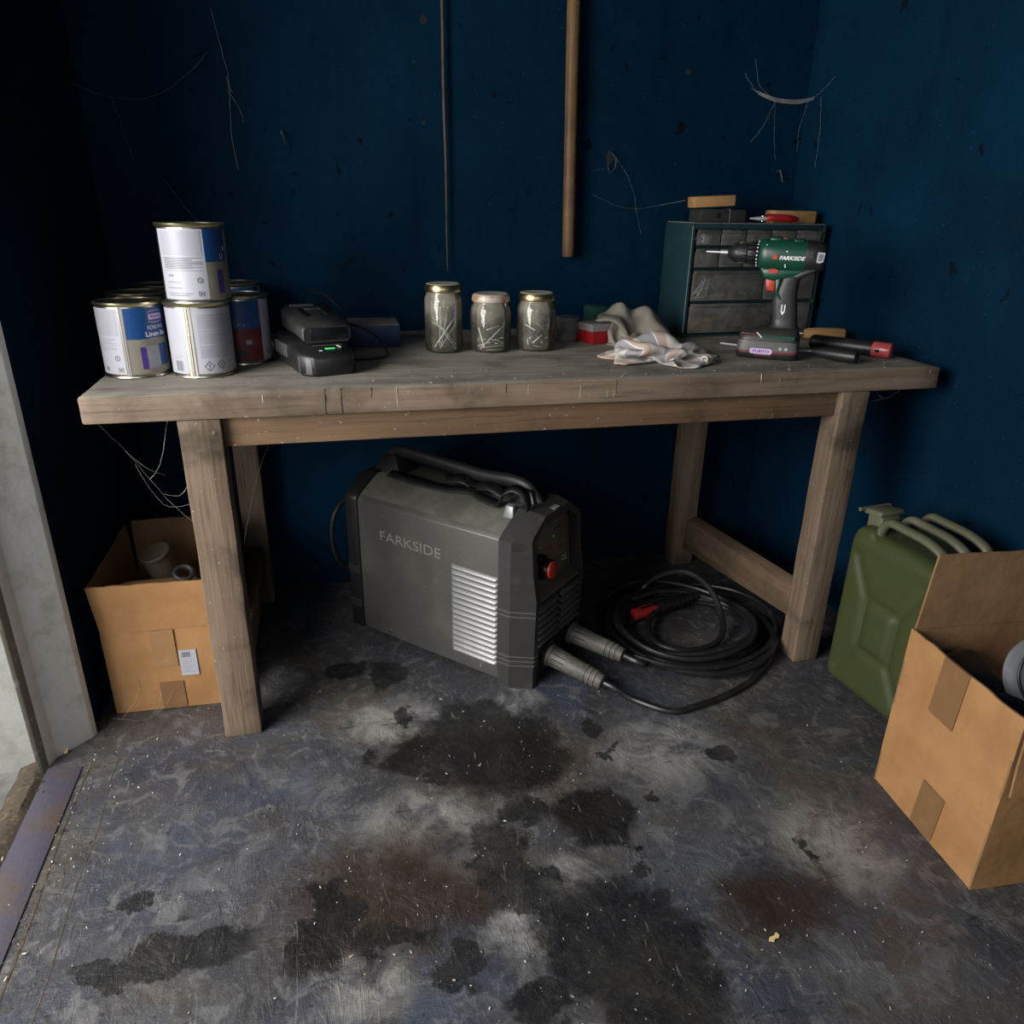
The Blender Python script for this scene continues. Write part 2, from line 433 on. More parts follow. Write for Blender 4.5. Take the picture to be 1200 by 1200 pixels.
# ------------------------------------------------------------------ mesh building
def frames(path):
    P = [Vector(p) for p in path]
    T = []
    for i in range(len(P)):
        a = P[max(0, i - 1)]
        b = P[min(len(P) - 1, i + 1)]
        d = (b - a)
        T.append(d.normalized() if d.length > 1e-9 else Vector((0, 0, 1)))
    up = Vector((0, 0, 1)) if abs(T[0].z) < 0.9 else Vector((1, 0, 0))
    n = (up - T[0] * up.dot(T[0])).normalized()
    out = []
    for i, t in enumerate(T):
        n = (n - t * n.dot(t))
        n = n.normalized() if n.length > 1e-6 else t.orthogonal().normalized()
        out.append((P[i], n, t.cross(n)))
    return out


def smooth_path(pts, k=6):
    P = [Vector(p) for p in pts]
    out = []
    for i in range(len(P) - 1):
        p0, p1, p2, p3 = P[max(0, i - 1)], P[i], P[i + 1], P[min(len(P) - 1, i + 2)]
        for j in range(k):
            t = j / k
            out.append(0.5 * ((2 * p1) + (p2 - p0) * t + (2 * p0 - 5 * p1 + 4 * p2 - p3) * t * t + (3 * p1 - p0 - 3 * p2 + p3) * t ** 3))
    out.append(P[-1])
    return out


class MB:
    def __init__(s):
        s.v, s.f, s.mi, s.mats = [], [], [], []

    def _m(s, mat):
        if mat not in s.mats:
            s.mats.append(mat)
        return s.mats.index(mat)

    def add(s, vs, fs, mat, T=None):
        o = len(s.v)
        i = s._m(mat)
        for p in vs:
            p = Vector(p)
            s.v.append(T @ p if T is not None else p)
        for f in fs:
            s.f.append([o + k for k in f])
            s.mi.append(i)
        return s

    def bm(s, b, mat, T=None):
        b.verts.index_update()
        s.add([v.co.copy() for v in b.verts], [[v.index for v in f.verts] for f in b.faces], mat, T)
        b.free()
        return s

    def box(s, lo, hi, mat, bev=0.0, seg=2, T=None):
        b = bmesh.new()
        bmesh.ops.create_cube(b, size=1)
        for v in b.verts:
            v.co = Vector([lo[k] + (v.co[k] + 0.5) * (hi[k] - lo[k]) for k in range(3)])
        if bev:
            bmesh.ops.bevel(b, geom=b.edges[:], offset=bev, segments=seg, profile=0.5, affect='EDGES', clamp_overlap=True)
        return s.bm(b, mat, T)

    def hexa(s, P, mat, bev=0.0, T=None):
        """eight corners: bottom ring 0-3 counter-clockwise, top ring 4-7"""
        b = bmesh.new()
        V = [b.verts.new(p) for p in P]
        for f in ((3, 2, 1, 0), (4, 5, 6, 7), (0, 1, 5, 4), (1, 2, 6, 5), (2, 3, 7, 6), (3, 0, 4, 7)):
            b.faces.new([V[k] for k in f])
        bmesh.ops.recalc_face_normals(b, faces=b.faces[:])
        if bev:
            bmesh.ops.bevel(b, geom=b.edges[:], offset=bev, segments=2, profile=0.5, affect='EDGES', clamp_overlap=True)
        return s.bm(b, mat, T)

    def tube(s, path, r, mat, n=8, cap=True, T=None, flat=1.0):
        fr = frames(path)
        vs, fs = [], []
        for i, (p, a, b) in enumerate(fr):
            rr = r[i] if hasattr(r, '__len__') else r
            for k in range(n):
                t = 2 * PI * k / n
                vs.append(p + a * (rr * math.cos(t) * flat) + b * (rr * math.sin(t)))
        for i in range(len(fr) - 1):
            for k in range(n):
                k2 = (k + 1) % n
                fs.append((i * n + k, i * n + k2, (i + 1) * n + k2, (i + 1) * n + k))
        if cap:
            fs.append(tuple(range(n))[::-1])
            fs.append(tuple((len(fr) - 1) * n + k for k in range(n)))
        return s.add(vs, fs, mat, T)

    def lathe(s, prof, mat, n=40, T=None, closed=False):
        vs, fs = [], []
        for (r, z) in prof:
            for k in range(n):
                t = 2 * PI * k / n
                vs.append((r * math.cos(t), r * math.sin(t), z))
        m_ = len(prof)
        for i in range(m_ - 1 + (1 if closed else 0)):
            j = (i + 1) % m_
            for k in range(n):
                k2 = (k + 1) % n
                fs.append((i * n + k, i * n + k2, j * n + k2, j * n + k))
        if not closed:
            if prof[0][0] > 1e-5:
                fs.append(tuple(range(n))[::-1])
            if prof[-1][0] > 1e-5:
                fs.append(tuple((m_ - 1) * n + k for k in range(n)))
        return s.add(vs, fs, mat, T)

    def loft(s, rings, mat, T=None, cap=True):
        n = len(rings[0])
        vs = [p for r_ in rings for p in r_]
        fs = []
        for i in range(len(rings) - 1):
            for k in range(n):
                k2 = (k + 1) % n
                fs.append((i * n + k, i * n + k2, (i + 1) * n + k2, (i + 1) * n + k))
        if cap:
            fs.append(tuple(range(n))[::-1])
            fs.append(tuple((len(rings) - 1) * n + k for k in range(n)))
        return s.add(vs, fs, mat, T)

    def prism(s, poly, h0, h1, mat, T=None, bev=0.0):
        """polygon in local xy extruded from h0 to h1 in local z"""
        b = bmesh.new()
        lo = [b.verts.new((x, y, h0)) for x, y in poly]
        hi = [b.verts.new((x, y, h1)) for x, y in poly]
        n = len(poly)
        b.faces.new(lo[::-1])
        b.faces.new(hi)
        for k in range(n):
            b.faces.new((lo[k], lo[(k + 1) % n], hi[(k + 1) % n], hi[k]))
        bmesh.ops.recalc_face_normals(b, faces=b.faces[:])
        if bev:
            bmesh.ops.bevel(b, geom=b.edges[:], offset=bev, segments=2, profile=0.5, affect='EDGES', clamp_overlap=True)
        return s.bm(b, mat, T)

    def patch(s, rad, a0, a1, z0, z1, mat, n=None):
        """a thin printed area on a cylinder of radius rad; angles in degrees"""
        n = n or max(1, int(abs(a1 - a0) / 6))
        vs, fs = [], []
        for k in range(n + 1):
            a = R(a0 + (a1 - a0) * k / n)
            vs += [(rad * math.cos(a), rad * math.sin(a), z0), (rad * math.cos(a), rad * math.sin(a), z1)]
        for k in range(n):
            fs.append((2 * k, 2 * k + 2, 2 * k + 3, 2 * k + 1))
        return s.add(vs, fs, mat)

    def text(s, st, width, height, mat, T=None, fn=None, ext=0.0, shear=0.0, bold=0.0):
        vs, fs = text_mesh(st, ext, shear, bold)
        x0 = min(v[0] for v in vs)
        x1 = max(v[0] for v in vs)
        y0 = min(v[1] for v in vs)
        y1 = max(v[1] for v in vs)
        q = [((v[0] - (x0 + x1) / 2) / (x1 - x0) * width, (v[1] - (y0 + y1) / 2) / (y1 - y0) * height, v[2]) for v in vs]
        if fn:
            q = [fn(*p) for p in q]
        return s.add(q, fs, mat, T)

    def build(s, name, parent=None, loc=(0, 0, 0), rot=(0, 0, 0), angle=35, uv=None):
        me = bpy.data.meshes.new(name)
        me.from_pydata([tuple(p) for p in s.v], [], s.f)
        for m_ in s.mats:
            me.materials.append(M[m_])
        me.polygons.foreach_set('material_index', s.mi)
        me.update()
        me.shade_smooth()
        me.set_sharp_from_angle(angle=R(angle))
        if uv is not None:
            l = me.uv_layers.new(name='UVMap')
            for lp in me.loops:
                l.data[lp.index].uv = uv[lp.vertex_index]
        o = bpy.data.objects.new(name, me)
        C.objects.link(o)
        o.location = loc
        o.rotation_euler = rot
        if parent:
            o.parent = parent
        return o


_tc = {}


def text_mesh(st, ext=0.0, shear=0.0, bold=0.0):
    key = (st, ext, shear, bold)
    if key not in _tc:
        cu = bpy.data.curves.new('lettering', 'FONT')
        cu.body = st
        cu.extrude = ext
        cu.shear = shear
        cu.offset = bold
        cu.resolution_u = 3
        o = bpy.data.objects.new('lettering', cu)
        C.objects.link(o)
        dg = bpy.context.evaluated_depsgraph_get()
        me = bpy.data.meshes.new_from_object(o.evaluated_get(dg))
        _tc[key] = ([tuple(v.co) for v in me.vertices], [tuple(p.vertices) for p in me.polygons])
        bpy.data.objects.remove(o)
        bpy.data.meshes.remove(me)
    return _tc[key]


def tag(o, label, cat, group=None, kind=None):
    o['label'] = label
    o['category'] = cat
    if group:
        o['group'] = group
    if kind:
        o['kind'] = kind
    return o


def thing(name, label, cat, loc=(0, 0, 0), rotz=0.0, group=None, rot=None):
    o = bpy.data.objects.new(name, None)
    o.empty_display_size = 0.05
    C.objects.link(o)
    o.location = loc
    o.rotation_euler = rot if rot else (0, 0, R(rotz))
    return tag(o, label, cat, group)


def struct(name, mb, **kw):
    o = mb.build(name, **kw)
    o['kind'] = 'structure'
    return o


def copy_tree(o, parent=None):
    c = o.copy()
    C.objects.link(c)
    if parent:
        c.parent = parent
    for ch in list(o.children):
        copy_tree(ch, c)
    return c


def TR(loc=(0, 0, 0), rot=(0, 0, 0)):
    from mathutils import Euler
    return Matrix.Translation(loc) @ Euler(rot).to_matrix().to_4x4()


def ellipse_ring(cx, cy, z, a, b, n=28, p=2.0):
    out = []
    for k in range(n):
        t = 2 * PI * k / n
        c_, s_ = math.cos(t), math.sin(t)
        out.append((cx + a * math.copysign(abs(c_) ** (2 / p), c_), cy + b * math.copysign(abs(s_) ** (2 / p), s_), z))
    return out


def rough_up(mb, amp, scale, seed=0.0):
    for i, p in enumerate(mb.v):
        q = p * scale + Vector((seed, seed * 1.7, seed * 0.3))
        mb.v[i] = p + Vector((noise.noise(q), noise.noise(q + Vector((9, 2, 4))), noise.noise(q + Vector((3, 7, 1))))) * amp


# ------------------------------------------------------------------ the setting
fl = MB()
fl.add([(-0.885, -2.6, 0), (1.5, -2.6, 0), (1.5, 0.9, 0), (-0.885, 0.9, 0)], [(0, 1, 2, 3)], 'floor')
struct('floor', fl)
wb = MB().box((-0.95, 0.68, -0.02), (1.25, 0.78, 2.4), 'wall')
struct('wall_back', wb)
# side walls splay a little towards the front
wl = MB().hexa([(-0.90, 0.085, -.02), (-0.832, 0.075, -.02), (-0.772, 0.70, -.02), (-0.90, 0.70, -.02),
                (-0.90, 0.085, 2.4), (-0.832, 0.075, 2.4), (-0.772, 0.70, 2.4), (-0.90, 0.70, 2.4)], 'wall')
wl.box((-0.98, -2.6, -0.02), (-0.885, -1.7, 2.4), 'wall')
wl.box((-0.98, -1.7, 2.05), (-0.885, 0.1, 2.4), 'wall')
struct('wall_left', wl)
wr = MB().hexa([(1.058, 0.70, -.02), (1.36, -2.6, -.02), (1.46, -2.6, -.02), (1.16, 0.70, -.02),
                (1.058, 0.70, 2.4), (1.36, -2.6, 2.4), (1.46, -2.6, 2.4), (1.16, 0.70, 2.4)], 'wall')
struct('wall_right', wr)
struct('ceiling', MB().box((-0.98, -2.6, 2.4), (1.5, 0.8, 2.46), 'ceil'))
# steel door jamb at the left: broad face, lip and dark gap
jm = MB()
jm.prism([(-0.816, 0.078), (-0.822, 0.066), (-0.876, 0.012), (-0.884, -0.014), (-0.888, -0.012), (-0.886, 0.02), (-0.85, 0.09)], -0.01, 2.05, 'frame', bev=0.0015)
jm.prism([(-0.884, -0.013), (-0.892, -0.026), (-0.898, -0.030), (-0.899, -0.026), (-0.893, -0.018), (-0.888, -0.006)], -0.01, 2.05, 'rust', bev=0.0008)
jm.prism([(-0.893, 0.012), (-0.914, 0.012), (-0.914, 0.06), (-0.886, 0.06)], -0.01, 2.05, 'wallspot')
struct('trim_1', jm)
ew = MB().box((-2.4, 0.0, -0.05), (-0.912, 0.10, 2.3), 'plaster')
struct('wall_outside', ew)
og = MB().box((-3.2, -3.0, -0.08), (-0.93, 0.0, -0.012), 'outground')
struct('ground_outside', og)
dt = MB()
N = 60
vs, fs = [], []
for i in range(N + 1):
    y = -1.35 + 1.36 * i / N
    for j, x in enumerate((-0.945, -0.915, -0.900, -0.884)):
        vs.append((x + 0.012 * noise.noise(Vector((x * 9, y * 22, 1))), y, -0.008 + 0.012 * (j in (1, 2)) + 0.006 * noise.noise(Vector((x * 60, y * 60, 0)))))
for i in range(N):
    for j in range(3):
        a = i * 4 + j
        fs.append((a, a + 1, a + 5, a + 4))
dt.add(vs, fs, 'dirt')
struct('trim_2', dt)
th = MB().hexa([(-0.884, -1.35, -.002), (-0.815, -1.35, -.002), (-0.818, -0.03, -.002), (-0.884, -0.03, -.002),
                (-0.884, -1.35, .003), (-0.815, -1.35, .003), (-0.818, -0.03, .003), (-0.884, -0.03, .003)], 'plate', 0.001)
struct('trim_3', th)
sm = MB()
for x0, w in ((-0.808, 0.0022), (-0.752, 0.0010)):
    path = [(x0 + 0.006 * noise.noise(Vector((x0 * 40, y * 7, 0))) - 0.012 * y, y, 0.0004) for y in [-0.02 - 0.045 * k for k in range(28)]]
    sm.tube(path, w, 'dirt', 5, flat=0.3)
struct('trim_4', sm)

# ------------------------------------------------------------------ workbench
ZT = 0.75
bench = thing('workbench', 'weathered wooden workbench with thick plank top and square legs', 'workbench', (0.18, 0.33, 0))
BO = Vector((0.18, 0.33, 0))


def bpart(name, mb):
    mb.v = [Vector(p) - BO for p in mb.v]
    return mb.build(name, bench)


tp = MB()
b = bmesh.new()
bmesh.ops.create_cube(b, size=1)
for v in b.verts:
    v.co = Vector((-0.70 + (v.co.x + .5) * 1.7636, (v.co.y + .5) * 0.668, 0.701 + (v.co.z + .5) * 0.049))
for ax, cuts in ((0, 70), (1, 24), (2, 2)):
    ed = [e for e in b.edges if abs((e.verts[0].co - e.verts[1].co)[ax]) > 1e-4 and abs((e.verts[0].co - e.verts[1].co)[(ax + 1) % 3]) < 1e-5]
    bmesh.ops.subdivide_edges(b, edges=ed, cuts=cuts, use_grid_fill=True)
be = [e for e in b.edges if len(e.link_faces) == 2 and e.calc_face_angle(0) > 0.5]
bmesh.ops.bevel(b, geom=be, offset=0.0045, segments=2, profile=0.5, affect='EDGES')
for v in b.verts:
    n_ = noise.noise(Vector((v.co.x * 9, v.co.y * 60, v.co.z * 60)))
    n2 = noise.noise(Vector((v.co.x * 30, v.co.y * 30, v.co.z * 30 + 5)))
    edge = 1.0 if v.co.y < 0.006 else 0.25
    v.co.y += (0.0016 * n_ + 0.0012 * n2) * edge
    v.co.z += -abs(0.0011 * n2) * (1 if v.co.z > .74 else 0)
tp.bm(b, 'bench_x')
it = tp._m('bench_t')
for k_, f_ in enumerate(tp.f):
    q0, q1, q2_ = (tp.v[f_[i_]] for i_ in (0, 1, 2))
    if (q1 - q0).cross(q2_ - q0).normalized().z > .6 and q0.z > .74:
        tp.mi[k_] = it
top = bpart('tabletop', tp)
# paint runs and drips on the front edge


def run(x, z0, z1, w, mat):
    dr = MB()
    pts = [(x + 0.0015 * noise.noise(Vector((x * 50, z * 60, 2))), 0.0002, z) for z in [z0 + (z1 - z0) * k / 6 for k in range(7)]]
    w *= 0.55
    dr.tube(pts, [w * (0.35 + 0.65 * math.sin(PI * (0.1 + 0.85 * k / 6)) * (.6 + .8 * abs(noise.noise(Vector((x * 90, k * 1.3, 0)))))) for k in range(7)], mat, 6, flat=1.0)
    bpart('paint_run', dr)


for x, a, b_, w in ((-0.395, .744, .728, .0022), (-0.152, .75, .706, .0012), (-0.015, .742, .715, .0008), (0.105, .744, .722, .0008), (0.212, .75, .712, .0014), (0.27, .735, .712, .001),
                    (0.285, .733, .711, .0009), (0.615, .75, .722, .0022), (0.66, .738, .722, .0008), (0.95, .728, .716, .001), (1.035, .744, .724, .0012), (1.05, .735, .72, .0014)):
    run(x, a, b_, w, 'paint_drip')
for x, a, b_, w in ((-0.285, .75, .703, .003), (-0.255, .75, .702, .0035), (-0.20, .75, .73, .002), (0.7, .74, .72, .002), (0.06, .749, .72, .001), (0.29, .748, .72, .0016)):
    run(x, a, b_, w, 'dark_drip')


def leg(x0, x1, y0, y1, name='leg'):
    mb = MB()
    b = bmesh.new()
    bmesh.ops.create_cube(b, size=1)
    for v in b.verts:
        v.co = Vector((x0 + (v.co.x + .5) * (x1 - x0), y0 + (v.co.y + .5) * (y1 - y0), (v.co.z + .5) * 0.701))
    ed = [e for e in b.edges if abs((e.verts[0].co - e.verts[1].co).z) > 0.1]
    bmesh.ops.subdivide_edges(b, edges=ed, cuts=20, use_grid_fill=True)
    be = [e for e in b.edges if len(e.link_faces) == 2 and e.calc_face_angle(0) > 0.5]
    bmesh.ops.bevel(b, geom=be, offset=0.003, segments=2, profile=0.5, affect='EDGES')
    for v in b.verts:
        q = Vector((v.co.x * 30, v.co.y * 30, v.co.z * 12))
        v.co.x += 0.0016 * noise.noise(q)
        v.co.y += 0.0016 * noise.noise(q + Vector((5, 5, 5)))
    mb.bm(b, 'bench_z')
    return bpart(name, mb)


leg(-0.547, -0.4726, 0.003, 0.066)
leg(0.8246, 0.893, 0.003, 0.066)
leg(-0.535, -0.472, 0.588, 0.650)
leg(0.757, 0.828, 0.588, 0.650)


def rail(lo, hi, mat, name):
    mb = MB().box(lo, hi, mat, 0.003)
    rough_up(mb, 0.001, 20)
    return bpart(name, mb)


rail((-0.4726, 0.020, 0.643), (0.8246, 0.045, 0.7005), 'bench_a', 'apron')
rail((-0.472, 0.61, 0.643), (0.757, 0.64, 0.7005), 'bench_x', 'apron')
rail((-0.53, 0.066, 0.643), (-0.50, 0.588, 0.7005), 'bench_y', 'side_rail')
rail((0.79, 0.066, 0.645), (0.82, 0.588, 0.7005), 'bench_y', 'side_rail')
st = MB().hexa([(0.822, 0.06, 0.108), (0.856, 0.06, 0.108), (0.826, 0.60, 0.055), (0.790, 0.60, 0.055),
                (0.822, 0.06, 0.186), (0.856, 0.06, 0.200), (0.826, 0.60, 0.166), (0.790, 0.60, 0.152)], 'bench_y', 0.003)
bpart('stretcher', st)
st = MB().hexa([(-0.520, 0.06, 0.10), (-0.487, 0.06, 0.10), (-0.487, 0.60, 0.10), (-0.520, 0.60, 0.10),
                (-0.520, 0.06, 0.18), (-0.487, 0.06, 0.18), (-0.487, 0.60, 0.18), (-0.520, 0.60, 0.18)], 'bench_y', 0.003)
bpart('stretcher', st)
sc = MB()
sc.lathe([(0.0, 0.0015), (0.004, 0.001), (0.0042, -0.001)], 'steel', 12, T=TR((-0.486, 0.0025, 0.675), (R(90), 0, 0)))
bpart('screw', sc)


# ------------------------------------------------------------------ paint cans
CR, CH = 0.061, 0.140


def can(name, label, loc, rotz, style, tilt=(0, 0)):
    t = thing(name, label, 'paint can', loc, 0, None, rot=(R(tilt[0]), R(tilt[1]), R(rotz)))
    r = CR - 0.0028
    bd = MB().lathe([(r - 0.001, 0.003), (r, 0.006), (r, CH - 0.006), (r - 0.001, CH - 0.003)], 'steel', 64)
    bd.build('body', t)
    z0 = 0.0
    MB().lathe([(r - 0.003, 0.0), (CR - 0.001, 0.0), (CR, 0.002), (CR - 0.0006, 0.0045), (r, 0.006), (r - 0.003, 0.004)], 'steel', 64, closed=True).build('bottom_rim', t)
    MB().lathe([(r, CH - 0.007), (CR - 0.0004, CH - 0.005), (CR + 0.0004, CH - 0.0022), (CR - 0.0008, CH), (r - 0.004, CH - 0.0004), (r - 0.0055, CH - 0.003), (r - 0.006, CH - 0.007)], 'tin_gold', 64, closed=True).build('top_rim', t)
    ld = MB().lathe([(0, CH - 0.0048), (0.030, CH - 0.0050), (0.034, CH - 0.0056), (0.044, CH - 0.0056), (0.0465, CH - 0.002), (0.049, CH - 0.0016), (0.0515, CH - 0.0022), (r - 0.006, CH - 0.0065)], 'steel', 56)
    ld.build('lid', t)
    lb = MB()
    q = r + 0.0005
    q2 = r + 0.0008
    q3 = r + 0.0011

    def cyl_fn(a, z, rad):
        return lambda x, y, zz: (rad * math.cos(R(a) + x / rad), rad * math.sin(R(a) + x / rad), z + y)

    def lines(a0, a1, z1, z0_, n, mat='print_soft', h=0.0011):
        for k in range(n):
            z = z1 - (z1 - z0_) * k / max(1, n - 1)
            e = a1 - random.choice((0, 0, 0, 6, 14)) * (a1 - a0) / 60
            lb.patch(q2, a0, e, z - h / 2, z + h / 2, mat)

    def pic_box(a, z, w=0.0095):
        d = math.degrees(w / q2)
        for (x0, x1, y0, y1) in ((-.5, .5, .40, .5), (-.5, .5, -.5, -.40), (-.5, -.4, -.5, .5), (.4, .5, -.5, .5), (-.12, .12, -.2, .2), (-.25, .25, .0, .1)):
            lb.patch(q2, a + d * x0, a + d * x1, z + w * y0 * .85, z + w * y1 * .85, 'black_print', 1)

    def pic_ring(a, z, rad=0.005):
        vs, fs = [], []
        f_ = cyl_fn(a, z, q2)
        for k in range(20):
            for rr in (rad, rad * 0.78):
                vs.append(f_(rr * math.cos(2 * PI * k / 20), rr * math.sin(2 * PI * k / 20), 0))
        for k in range(20):
            j = (k + 1) % 20
            fs.append((2 * k, 2 * j, 2 * j + 1, 2 * k + 1))
        lb.add(vs, fs, 'black_print')
        lb.text('X', rad * 0.8, rad * 0.8, 'black_print', fn=cyl_fn(a, z, q2))

    def diamond(a, z, s_, glyph):
        f_ = cyl_fn(a, z, q2)
        vs, fs = [], []
        for k in range(4):
            for rr in (s_, s_ * 0.84):
                vs.append(f_(rr * math.cos(PI / 2 * k), rr * math.sin(PI / 2 * k), 0))
        for k in range(4):
            j = (k + 1) % 4
            fs.append((2 * k, 2 * j, 2 * j + 1, 2 * k + 1))
        lb.add(vs, fs, 'black_print')
        if glyph:
            lb.text(glyph, s_ * 0.22, s_ * 0.9, 'black_print', fn=f_)
        else:
            lb.text('S', s_ * 0.6, s_ * 0.6, 'black_print', fn=f_)

    lo, hi = 0.0085, CH - 0.0095
    H = hi - lo
    zz = lambda k: lo + H * k
    if style == 'front':            # angles measured from the side that faces the camera (-90 = towards viewer)
        c = -90
        lb.patch(q, c - 118, c - 21, lo, hi, 'white_lab')
        lb.patch(q2, c - 112, c - 24, zz(.60), zz(.605), 'print')
        lb.patch(q2, c - 110, c - 26, zz(.61), zz(.98), 'lab_tint')
        lines(c - 108, c - 32, zz(.55), zz(.36), 9)
        pic_ring(c - 34, zz(.25))
        pic_ring(c - 62, zz(.08), 0.0045)
        pic_box(c - 31, zz(.07))
        lb.patch(q, c - 12, c + 150, zz(.535), hi, 'blue_lab')
        lb.patch(q, c - 12, c + 150, lo, zz(.53), 'tan_lab')
        lb.patch(q2, c + 8, c + 18, zz(.07), zz(.41), 'purple')
        lb.patch(q2, c + 19, c + 44, zz(.08), zz(.42), 'grey_lab')
        lb.patch(q2, c + 45, c + 66, zz(.10), zz(.44), 'blue_lab')
        lb.patch(q2, c + 31, c + 64, zz(.815), zz(.90), 'pink_ink')
        lb.text('Klyens', 0.024, 0.0058, 'purple', fn=cyl_fn(c + 47.5, zz(.857), q3), bold=.02)
        for dz, s_ in ((.925, 1), (.785, -1)):
            vs, fs = [], []
            for k in range(13):
                a = c + 30 + 35 * k / 12
                z_ = zz(dz) + s_ * 0.0022 * math.sin(PI * k / 12)
                vs += [(q2 * math.cos(R(a)), q2 * math.sin(R(a)), z_), (q2 * math.cos(R(a)), q2 * math.sin(R(a)), z_ + .0011)]
            for k in range(12):
                fs.append((2 * k, 2 * k + 2, 2 * k + 3, 2 * k + 1))
            lb.add(vs, fs, 'pink_ink')
        lb.text('KCRIS WOL', 0.040, 0.0068, 'white_ink', fn=cyl_fn(c + 46, zz(.70), q2))
        lb.text('Linen Bas', 0.050, 0.0092, 'white_ink', fn=cyl_fn(c + 46, zz(.60), q2), bold=.015)
        seam = (c - 20, c - 13)
    elif style == 'back':
        c = -90
        lb.patch(q, c - 120, c - 30, lo, hi, 'white_lab')
        lb.patch(q, c - 12, c + 120, lo, hi, 'white_lab')
        for k in range(9):
            a = c - 58 + k * 2.0
            lb.patch(q2, a, a + random.choice((.6, 1.0, 1.3)), zz(.04), zz(.20), 'print', 1)
        lines(c - 60, c - 38, zz(.28), zz(.24), 2)
        lines(c - 5, c + 68, zz(.90), zz(.70), 9)
        lb.patch(q2, c - 6, c + 70, zz(.655), zz(.66), 'print')
        lines(c - 5, c + 68, zz(.62), zz(.47), 7)
        lb.patch(q2, c - 6, c + 70, zz(.42), zz(.426), 'print')
        lines(c - 5, c + 66, zz(.39), zz(.25), 8)
        diamond(c + 8, zz(.115), 0.0095, '!')
        diamond(c + 31, zz(.13), 0.0092, '')
        lb.text('Y', 0.0035, 0.006, 'black_print', fn=cyl_fn(c + 50, zz(.15), q2))
        seam = (c - 29, c - 13)
    elif style == 'top':
        c = -90
        lb.patch(q, c - 72, c + 18, lo, hi, 'white_lab')
        lb.patch(q2, c - 60, c + 13, zz(.635), zz(.64), 'print_soft')
        lb.patch(q2, c - 62, c + 13, zz(.64), zz(.975), 'lab_tint')
        lines(c - 60, c + 12, zz(.60), zz(.45), 9, 'print')
        lb.patch(q2, c - 60, c + 13, zz(.415), zz(.42), 'print')
        lb.text('tric', 0.012, 0.005, 'print', fn=cyl_fn(c - 47, zz(.35), q2))
        lines(c - 58, c - 28, zz(.25), zz(.25), 1, 'print')
        lines(c - 58, c - 18, zz(.17), zz(.17), 1, 'print')
        lines(c - 58, c - 10, zz(.09), zz(.06), 2, 'print')
        pic_ring(c + 5, zz(.28))
        pic_box(c + 5, zz(.085))
        lb.patch(q, c + 18, c + 68, zz(.54), hi, 'blue_lab')
        lb.patch(q, c + 18, c + 68, lo, zz(.535), 'tan_lab')
        lb.patch(q2, c + 38, c + 52, zz(.08), zz(.42), 'purple')
        lb.text('U', 0.007, 0.010, 'white_ink', fn=cyl_fn(c + 52, zz(.61), q2))
        lb.text('1', 0.004, 0.006, 'white_ink', fn=cyl_fn(c + 60, zz(.72), q2))
        lb.patch(q, c + 68, c + 130, lo, hi, 'grey_lab')
        seam = None
    else:
        c = -90
        lb.patch(q, c - 60, c + 38, zz(.54), hi, 'blue_lab')
        lb.patch(q, c - 60, c + 38, lo, zz(.54), 'red_lab')
        lb.patch(q2, c + 4, c + 16, zz(.28), zz(.36), 'grey_lab')
        lb.patch(q2, c - 20, c + 2, zz(.08), zz(.2), 'black_print')
        lb.text('Ura', 0.022, 0.007, 'grey_lab', fn=cyl_fn(c - 4, zz(.62), q2))
        lb.patch(q, c + 40, c + 120, lo, hi, 'white_lab')
        diamond(c + 55, zz(.13), 0.007, '')
        seam = None
    lb.build('label', t)
    if seam:
        sb = MB()
        a0, a1 = seam
        sb.patch(q + 0.0002, a0, a1, 0.005, CH - 0.007, 'tin_gold')
        sb.patch(q + 0.0009, a0 + (a1 - a0) * .18, a0 + (a1 - a0) * .38, 0.005, CH - 0.007, 'white_lab')
        sb.patch(q + 0.0009, a0 + (a1 - a0) * .55, a0 + (a1 - a0) * .62, 0.005, CH - 0.007, 'dark_drip')
        sb.patch(q + 0.0009, a0 + (a1 - a0) * .70, a0 + (a1 - a0) * .92, 0.005, CH - 0.007, 'white_lab')
        sb.build('seam', t)
    return t


can('paint_can', 'paint can with blue linen label at the left front corner of the bench', (-0.6385, 0.2005, ZT), 13, 'front')
can('paint_can', 'paint can with white hazard label carrying another can on top', (-0.513, 0.1855, ZT), 9, 'back')
can('paint_can', 'paint can stacked on top of the other cans', (-0.5045, 0.172, ZT + CH), 9, 'top')
can('paint_can', 'paint can with only its rim showing directly behind the blue linen can', (-0.652, 0.355, ZT), 40, 'plain')
can('paint_can', 'paint can at the very back corner of the bench, against the wall', (-0.640, 0.51, ZT), 70, 'plain')
can('paint_can', 'paint can with dark blue and red label beside the black battery charger', (-0.4485, 0.300, ZT), 8, 'plain')
can('paint_can', 'paint can behind the dark blue and red one, mostly hidden', (-0.479, 0.545, ZT), 30, 'plain')

# ------------------------------------------------------------------ battery charger with a battery docked
ch = thing('battery_charger', 'black battery charger with green light and side vents', 'battery charger', (-0.2968, 0.1043, ZT), 17)


def slab_rings(secs):
    """sections (y, x0, x1, z0, z1, corner) -> rounded-corner rings along local y"""
    out = []
    for (y, x0, x1, z0, z1, c_) in secs:
        out.append([(x0 + c_, y, z0), (x1 - c_, y, z0), (x1, y, z0 + c_), (x1, y, z1 - c_), (x1 - c_, y, z1), (x0 + c_, y, z1), (x0, y, z1 - c_), (x0, y, z0 + c_)])
    return out


